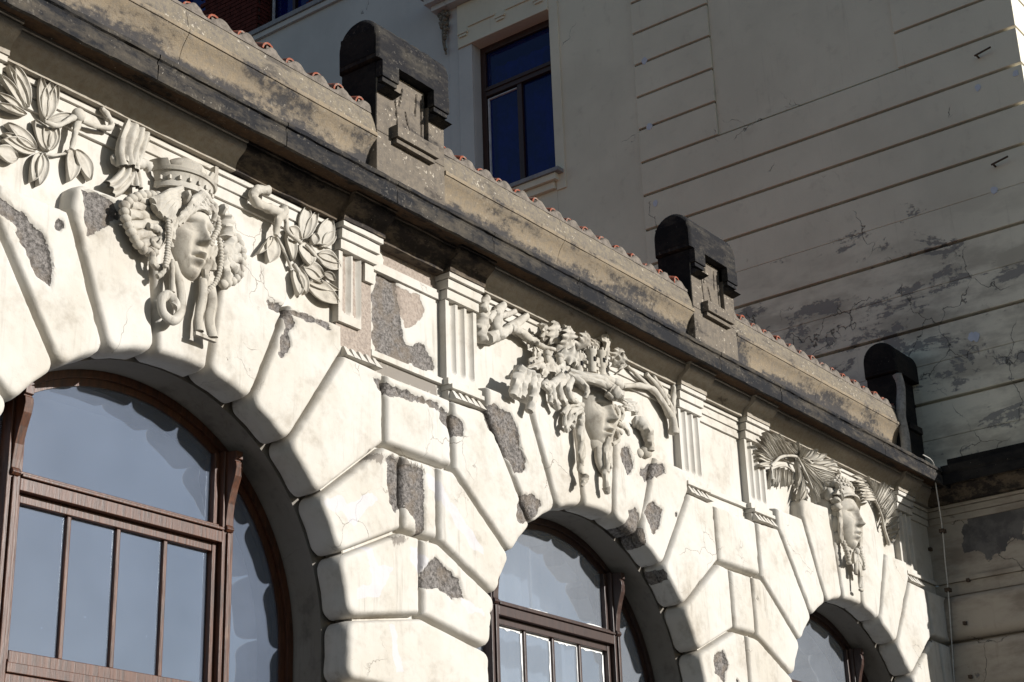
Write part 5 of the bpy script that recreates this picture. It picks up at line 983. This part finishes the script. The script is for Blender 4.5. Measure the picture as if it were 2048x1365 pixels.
pl_('window_hood', 4.3, 6.42, 14.95, 15.06, x0=7.93, x1=8.2, mat='bluish_wall'); pl_('window_hood', 4.3, 6.36, 14.865, 14.948, x0=8.02, x1=8.2, mat='bluish_wall'); pl_('window_hood', 4.3, 6.48, 15.062, 15.16, x0=7.87, x1=8.2, mat='zinc')
orn = MB()
for k in range(46):
    z = 14.85 - abs(RNG.normal(0, .22)); wv = .10 * max(.25, 1 - (14.85 - z) / .62)
    orn.ell((8.13 - RNG.random() * .04, 6.20 + RNG.uniform(-wv, wv), z), [RNG.uniform(.02, .042)] * 3, 6, 8)
orn.tube([(8.13, 6.2, 14.8), (8.12, 6.22, 14.4), (8.13, 6.19, 14.16)], [.04, .015], 6)
obj('fruit_ornament', orn, 'ornament', tb_, smooth=60)['kind'] = 'stuff'
pl_('window_sill', 4.33, 5.87, 11.69, 11.745, x0=8.04, x1=8.35, mat='zinc'); pl_('sill_moulding', 4.40, 5.8, 11.60, 11.688, x0=8.07, x1=8.2, mat=SWM); pl_('sill_apron', 4.46, 5.74, 11.50, 11.598, x0=8.12, x1=8.2, mat=SWM)
wn_ = bpy.data.objects.new('window', None); COL.objects.link(wn_); place(wn_, (8.35, 5.1, 13), tb_)
def wb(name, y0, y1, z0, z1, x0=8.33, x1=8.42, mat='brown_wood'): obj(name, MB().box(x0, x1, y0, y1, z0, z1), mat, wn_, bevel=.006)
wb('frame', 4.452, 4.50, 11.75, 14.158); wb('frame', 5.66, 5.748, 11.75, 14.158); wb('frame', 4.50, 5.66, 14.06, 14.158)
wb('transom', 4.50, 5.66, 13.36, 13.50, x0=8.31); wb('transom_lip', 4.50, 5.66, 13.43, 13.46, x0=8.29); wb('mullion', 5.06, 5.14, 11.75, 13.36, x0=8.325); wb('bottom_rail', 4.5, 5.66, 11.75, 11.84)
wb('sash_edge', 5.625, 5.645, 11.84, 13.33, x0=8.335, mat='white_frame'); wb('sash_edge', 5.15, 5.625, 13.315, 13.332, x0=8.335, mat='white_frame')
wb('pane', 4.5, 5.06, 11.84, 13.36, x0=8.365, x1=8.37, mat='sky_tinted_glass'); wb('pane', 5.14, 5.66, 11.84, 13.36, x0=8.365, x1=8.37, mat='sky_tinted_glass'); wb('pane', 4.5, 5.66, 13.5, 14.06, x0=8.365, x1=8.37, mat='sky_tinted_glass')
obj('window_back', MB().box(8.9, 8.95, 4.3, 5.9, 11.5, 14.3), 'room_dark', tb_)
def vcloth(y0, y1, x, z0, z1, amp, k):
    Y = np.linspace(y0, y1, 50); Z = np.linspace(z0, z1, 3); P = np.zeros((3, 50, 3)); P[:, :, 1] = Y; P[:, :, 2] = Z[:, None]; P[:, :, 0] = x + amp * np.sin(Y * k); return MB().grid(P)
tagged('curtain', vcloth(4.46, 5.72, 8.52, 11.6, 13.9, .02, 30), 'sky_blue_curtain', 'dark blue curtain added for the reflected sky inside the tall window of the grey building', 'curtain', smooth=60)  # added cloth, its blue stands for sky reflected in the panes
# coping and brick storey
pl_('coping', 6.8, 13.5, 15.93, 16.02, x0=8.14, x1=8.6); pl_('coping', 6.8, 13.5, 16.022, 16.10, x0=8.11, x1=8.6, mat='zinc')
bb = thing('brick_storey', 'dark red brick upper storey with blue windows behind the pale coping, top left', 'building', (9.5, 10.5, 15.9))
obj('wall', MB().box(8.93, 11, 10.76, 12.0, 15.6, 20), 'brick_joint', bb); obj('wall', MB().box(8.93, 11, 8.0, 9.62, 15.6, 20), 'brick_joint', bb)
obj('wall', MB().box(9.5, 11, 8.0, 16, 15.6, 20), 'brick_joint', bb)
b_me = {}
for ln in (.24, .115): b_me[ln] = mesh_of('brick', MB().box(-.02, .02, -ln / 2, ln / 2, -.032, .032), 'brick', np.zeros(3))
nb = 0
for (y0, y1) in ((10.76, 12.0), (8.9, 9.62)):
    for r in range(30):
        z = 15.72 + r * .077; y = y0 + (.12 if r % 2 else 0)
        if r % 2: 
            o = bpy.data.objects.new('brick', b_me[.115]); COL.objects.link(o); place(o, (8.913, y0 + .0575, z), bb); nb += 1
        while y + .24 <= y1 + .13:
            if nb > 225: break
            o = bpy.data.objects.new('brick', b_me[.24]); COL.objects.link(o); place(o, (8.913 + RNG.uniform(-.003, .003), y + .12, z), bb); nb += 1; y += .25
for r in range(30):                                                       # return face towards the street
    z = 15.72 + r * .077
    for q in range(2):
        o = bpy.data.objects.new('brick', b_me[.24]); COL.objects.link(o); place(o, (9.03 + q * .25 + (.06 if r % 2 else 0), 10.757, z), bb, ); o.rotation_euler.z = math.pi / 2
def bw(y0, y1):
    w = bpy.data.objects.new('window', None); COL.objects.link(w); place(w, (9.2, (y0 + y1) / 2, 17), bb)
    obj('pane', MB().box(9.25, 9.26, y0, y1, 15.7, 19.5), 'sky_tinted_glass', w); obj('sky_blue_panel', MB().box(9.36, 9.38, y0, y1, 15.7, 19.5), 'sky_blue_curtain', w)  # blue panel added behind the pane to give the reflected sky colour
    for q in np.linspace(y0, y1 - .05, 3): obj('frame', MB().box(9.18, 9.26, q, q + .06, 15.7, 19.5), 'brown_wood', w)
    obj('frame', MB().box(9.16, 9.2, y1 - .10, y1 - .075, 15.7, 19.5), 'white_frame', w)
bw(9.64, 10.74); bw(12.02, 13.6)
# lower storey in the corner
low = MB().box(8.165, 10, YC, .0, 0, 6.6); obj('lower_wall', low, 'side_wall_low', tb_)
ny, nz = 150, 60; Y, Z = np.meshgrid(np.linspace(YC, .06, ny), np.linspace(5.58, 6.36, nz)); p = np.c_[Y.ravel(), Z.ravel()]
v = np.c_[8.158 + fbm(np.c_[p * 6, p[:, :1] * 0], 3, 3) * .003, p]; mk = paint(v, SIDE_DMG, (1, 2))
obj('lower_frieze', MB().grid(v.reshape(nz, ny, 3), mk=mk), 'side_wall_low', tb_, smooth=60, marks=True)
def yprof(poly, y0, y1, name, mat, bev=0): obj(name, MB().prism(poly, 'y', y0, y1), mat, tb_, bevel=bev)
for z0, z1, x in ((6.176, 6.242, 8.142), (6.248, 6.312, 8.132), (6.318, 6.35, 8.118)): yprof([(8.17, z0), (x, z0), (x, z1), (8.17, z1)], YC - .02, .02, 'moulding_band', 'side_wall_low', .003)
yprof([(8.17, 5.43), (8.148, 5.43), (8.148, 5.555), (8.17, 5.555)], YC, .05, 'lower_band', 'side_wall_low', .003); yprof([(8.17, 5.558), (8.125, 5.558), (8.125, 5.602), (8.17, 5.602)], YC - .02, .02, 'ledge', 'side_wall_low', .004)
z = 5.425
for h in (.465, .505, .50, .5, .55, .6, .6):
    o = obj('bulged_course', MB().box(8.03, 8.3, YC - .08, .03, z - h + .012, z - .012), 'side_wall_low', tb_, smooth=60); b = o.modifiers.new('bevel', 'BEVEL'); b.width = .09; b.segments = 6; b.limit_method = 'ANGLE'; z -= h
BP = [(8.16 - (.08 - y) * 1.0, z) for y, z in BED[1:-1]]
yprof([(8.2, 6.356)] + BP + [(8.2, 6.54)], YC - .15, -.02, 'bed_moulding', 'bed_soot_stone')
yprof([(8.2, 6.522), (7.83, 6.522), (7.83, 6.56), (8.2, 6.56)], YC - .36, -.10, 'soffit', 'soffit_stone')
yprof([(7.832, 6.53), (7.83, 6.468), (7.795, 6.466), (7.793, 6.556), (7.802, 6.566), (7.785, 6.594), (7.782, 6.655), (8.2, 6.70), (8.2, 6.563), (7.832, 6.563)], YC - .39, -.315, 'cornice', 'soot_stone', .004)
yprof([(7.96, 6.66), (8.2, 6.66), (8.2, 6.77), (7.96, 6.77)], YC - .3, -.32, 'blocking_course', 'soot_stone', .006); yprof([(8.06, 6.30), (8.2, 6.30), (8.2, 6.50), (8.06, 6.50)], YC - .32, YC + .05, 'corner_shadow_block', 'soot_stone', .006)  # corner block added out of view to shadow the last triglyph
bolt = mesh_of('iron_bolt', MB().box(-.03, .02, -.016, .016, -.016, .016), 'iron', np.zeros(3))
for y, z in BOLTS: o = bpy.data.objects.new('iron_bolt', bolt); COL.objects.link(o); place(o, (8.02 if z < 5.4 else 8.14, y, z), tb_)
for i, (y, z) in enumerate(HOOKS): obj('iron_hook', MB().tube([(8.16, y + .07, z - .02), (8.06, y + .07, z - .02)], .011, 8).tube([(8.07, y + .09, z - .02), (8.065, y - .10, z + .012)], .011, 8), 'iron', tb_)
for i, (y, z) in enumerate(PLUGS):
    rr = RNG.uniform(.040, .052); n = 14; pl = [(y + rr * (1 + RNG.uniform(-.2, .2)) * math.cos(q) * .8, z + rr * (1 + RNG.uniform(-.2, .2)) * math.sin(q)) for q in np.linspace(0, 2 * math.pi, n, endpoint=False)]
    obj('filler_patch', MB().prism(pl, 'x', 8.1365 - .0012 * i, 8.15), 'filler', tb_)
# lightning wire
tagged('lightning_wire', MB().tube(CABLE, .0062, 6), 'cable_metal', 'thin pale lightning wire hanging down from the cornice end into the shaded corner', 'wire', smooth=60)
for i in (5, 7): tagged('wire_clip', MB().box(CABLE[i][0] - .02, CABLE[i][0] + .05, CABLE[i][1] - .02, CABLE[i][1] + .03, CABLE[i][2] - .018, CABLE[i][2] + .018), 'iron', ('upper' if i == 5 else 'lower') + ' small rusty clip holding the thin pale wire in the corner', 'clip')

# ================================================================== STREET
structure('pavement', MB().box(-60, 60, -3.0, .02, -.3, .12), 'pavement'); structure('kerb', MB().box(-60, 60, -3.2, -3.003, -.3, .118), 'kerb', bevel=.015)
structure('road', MB().add([(-400, -400, 0), (400, -400, 0), (400, 400, 0), (-400, 400, 0)], [(0, 1, 2, 3)]), 'asphalt')
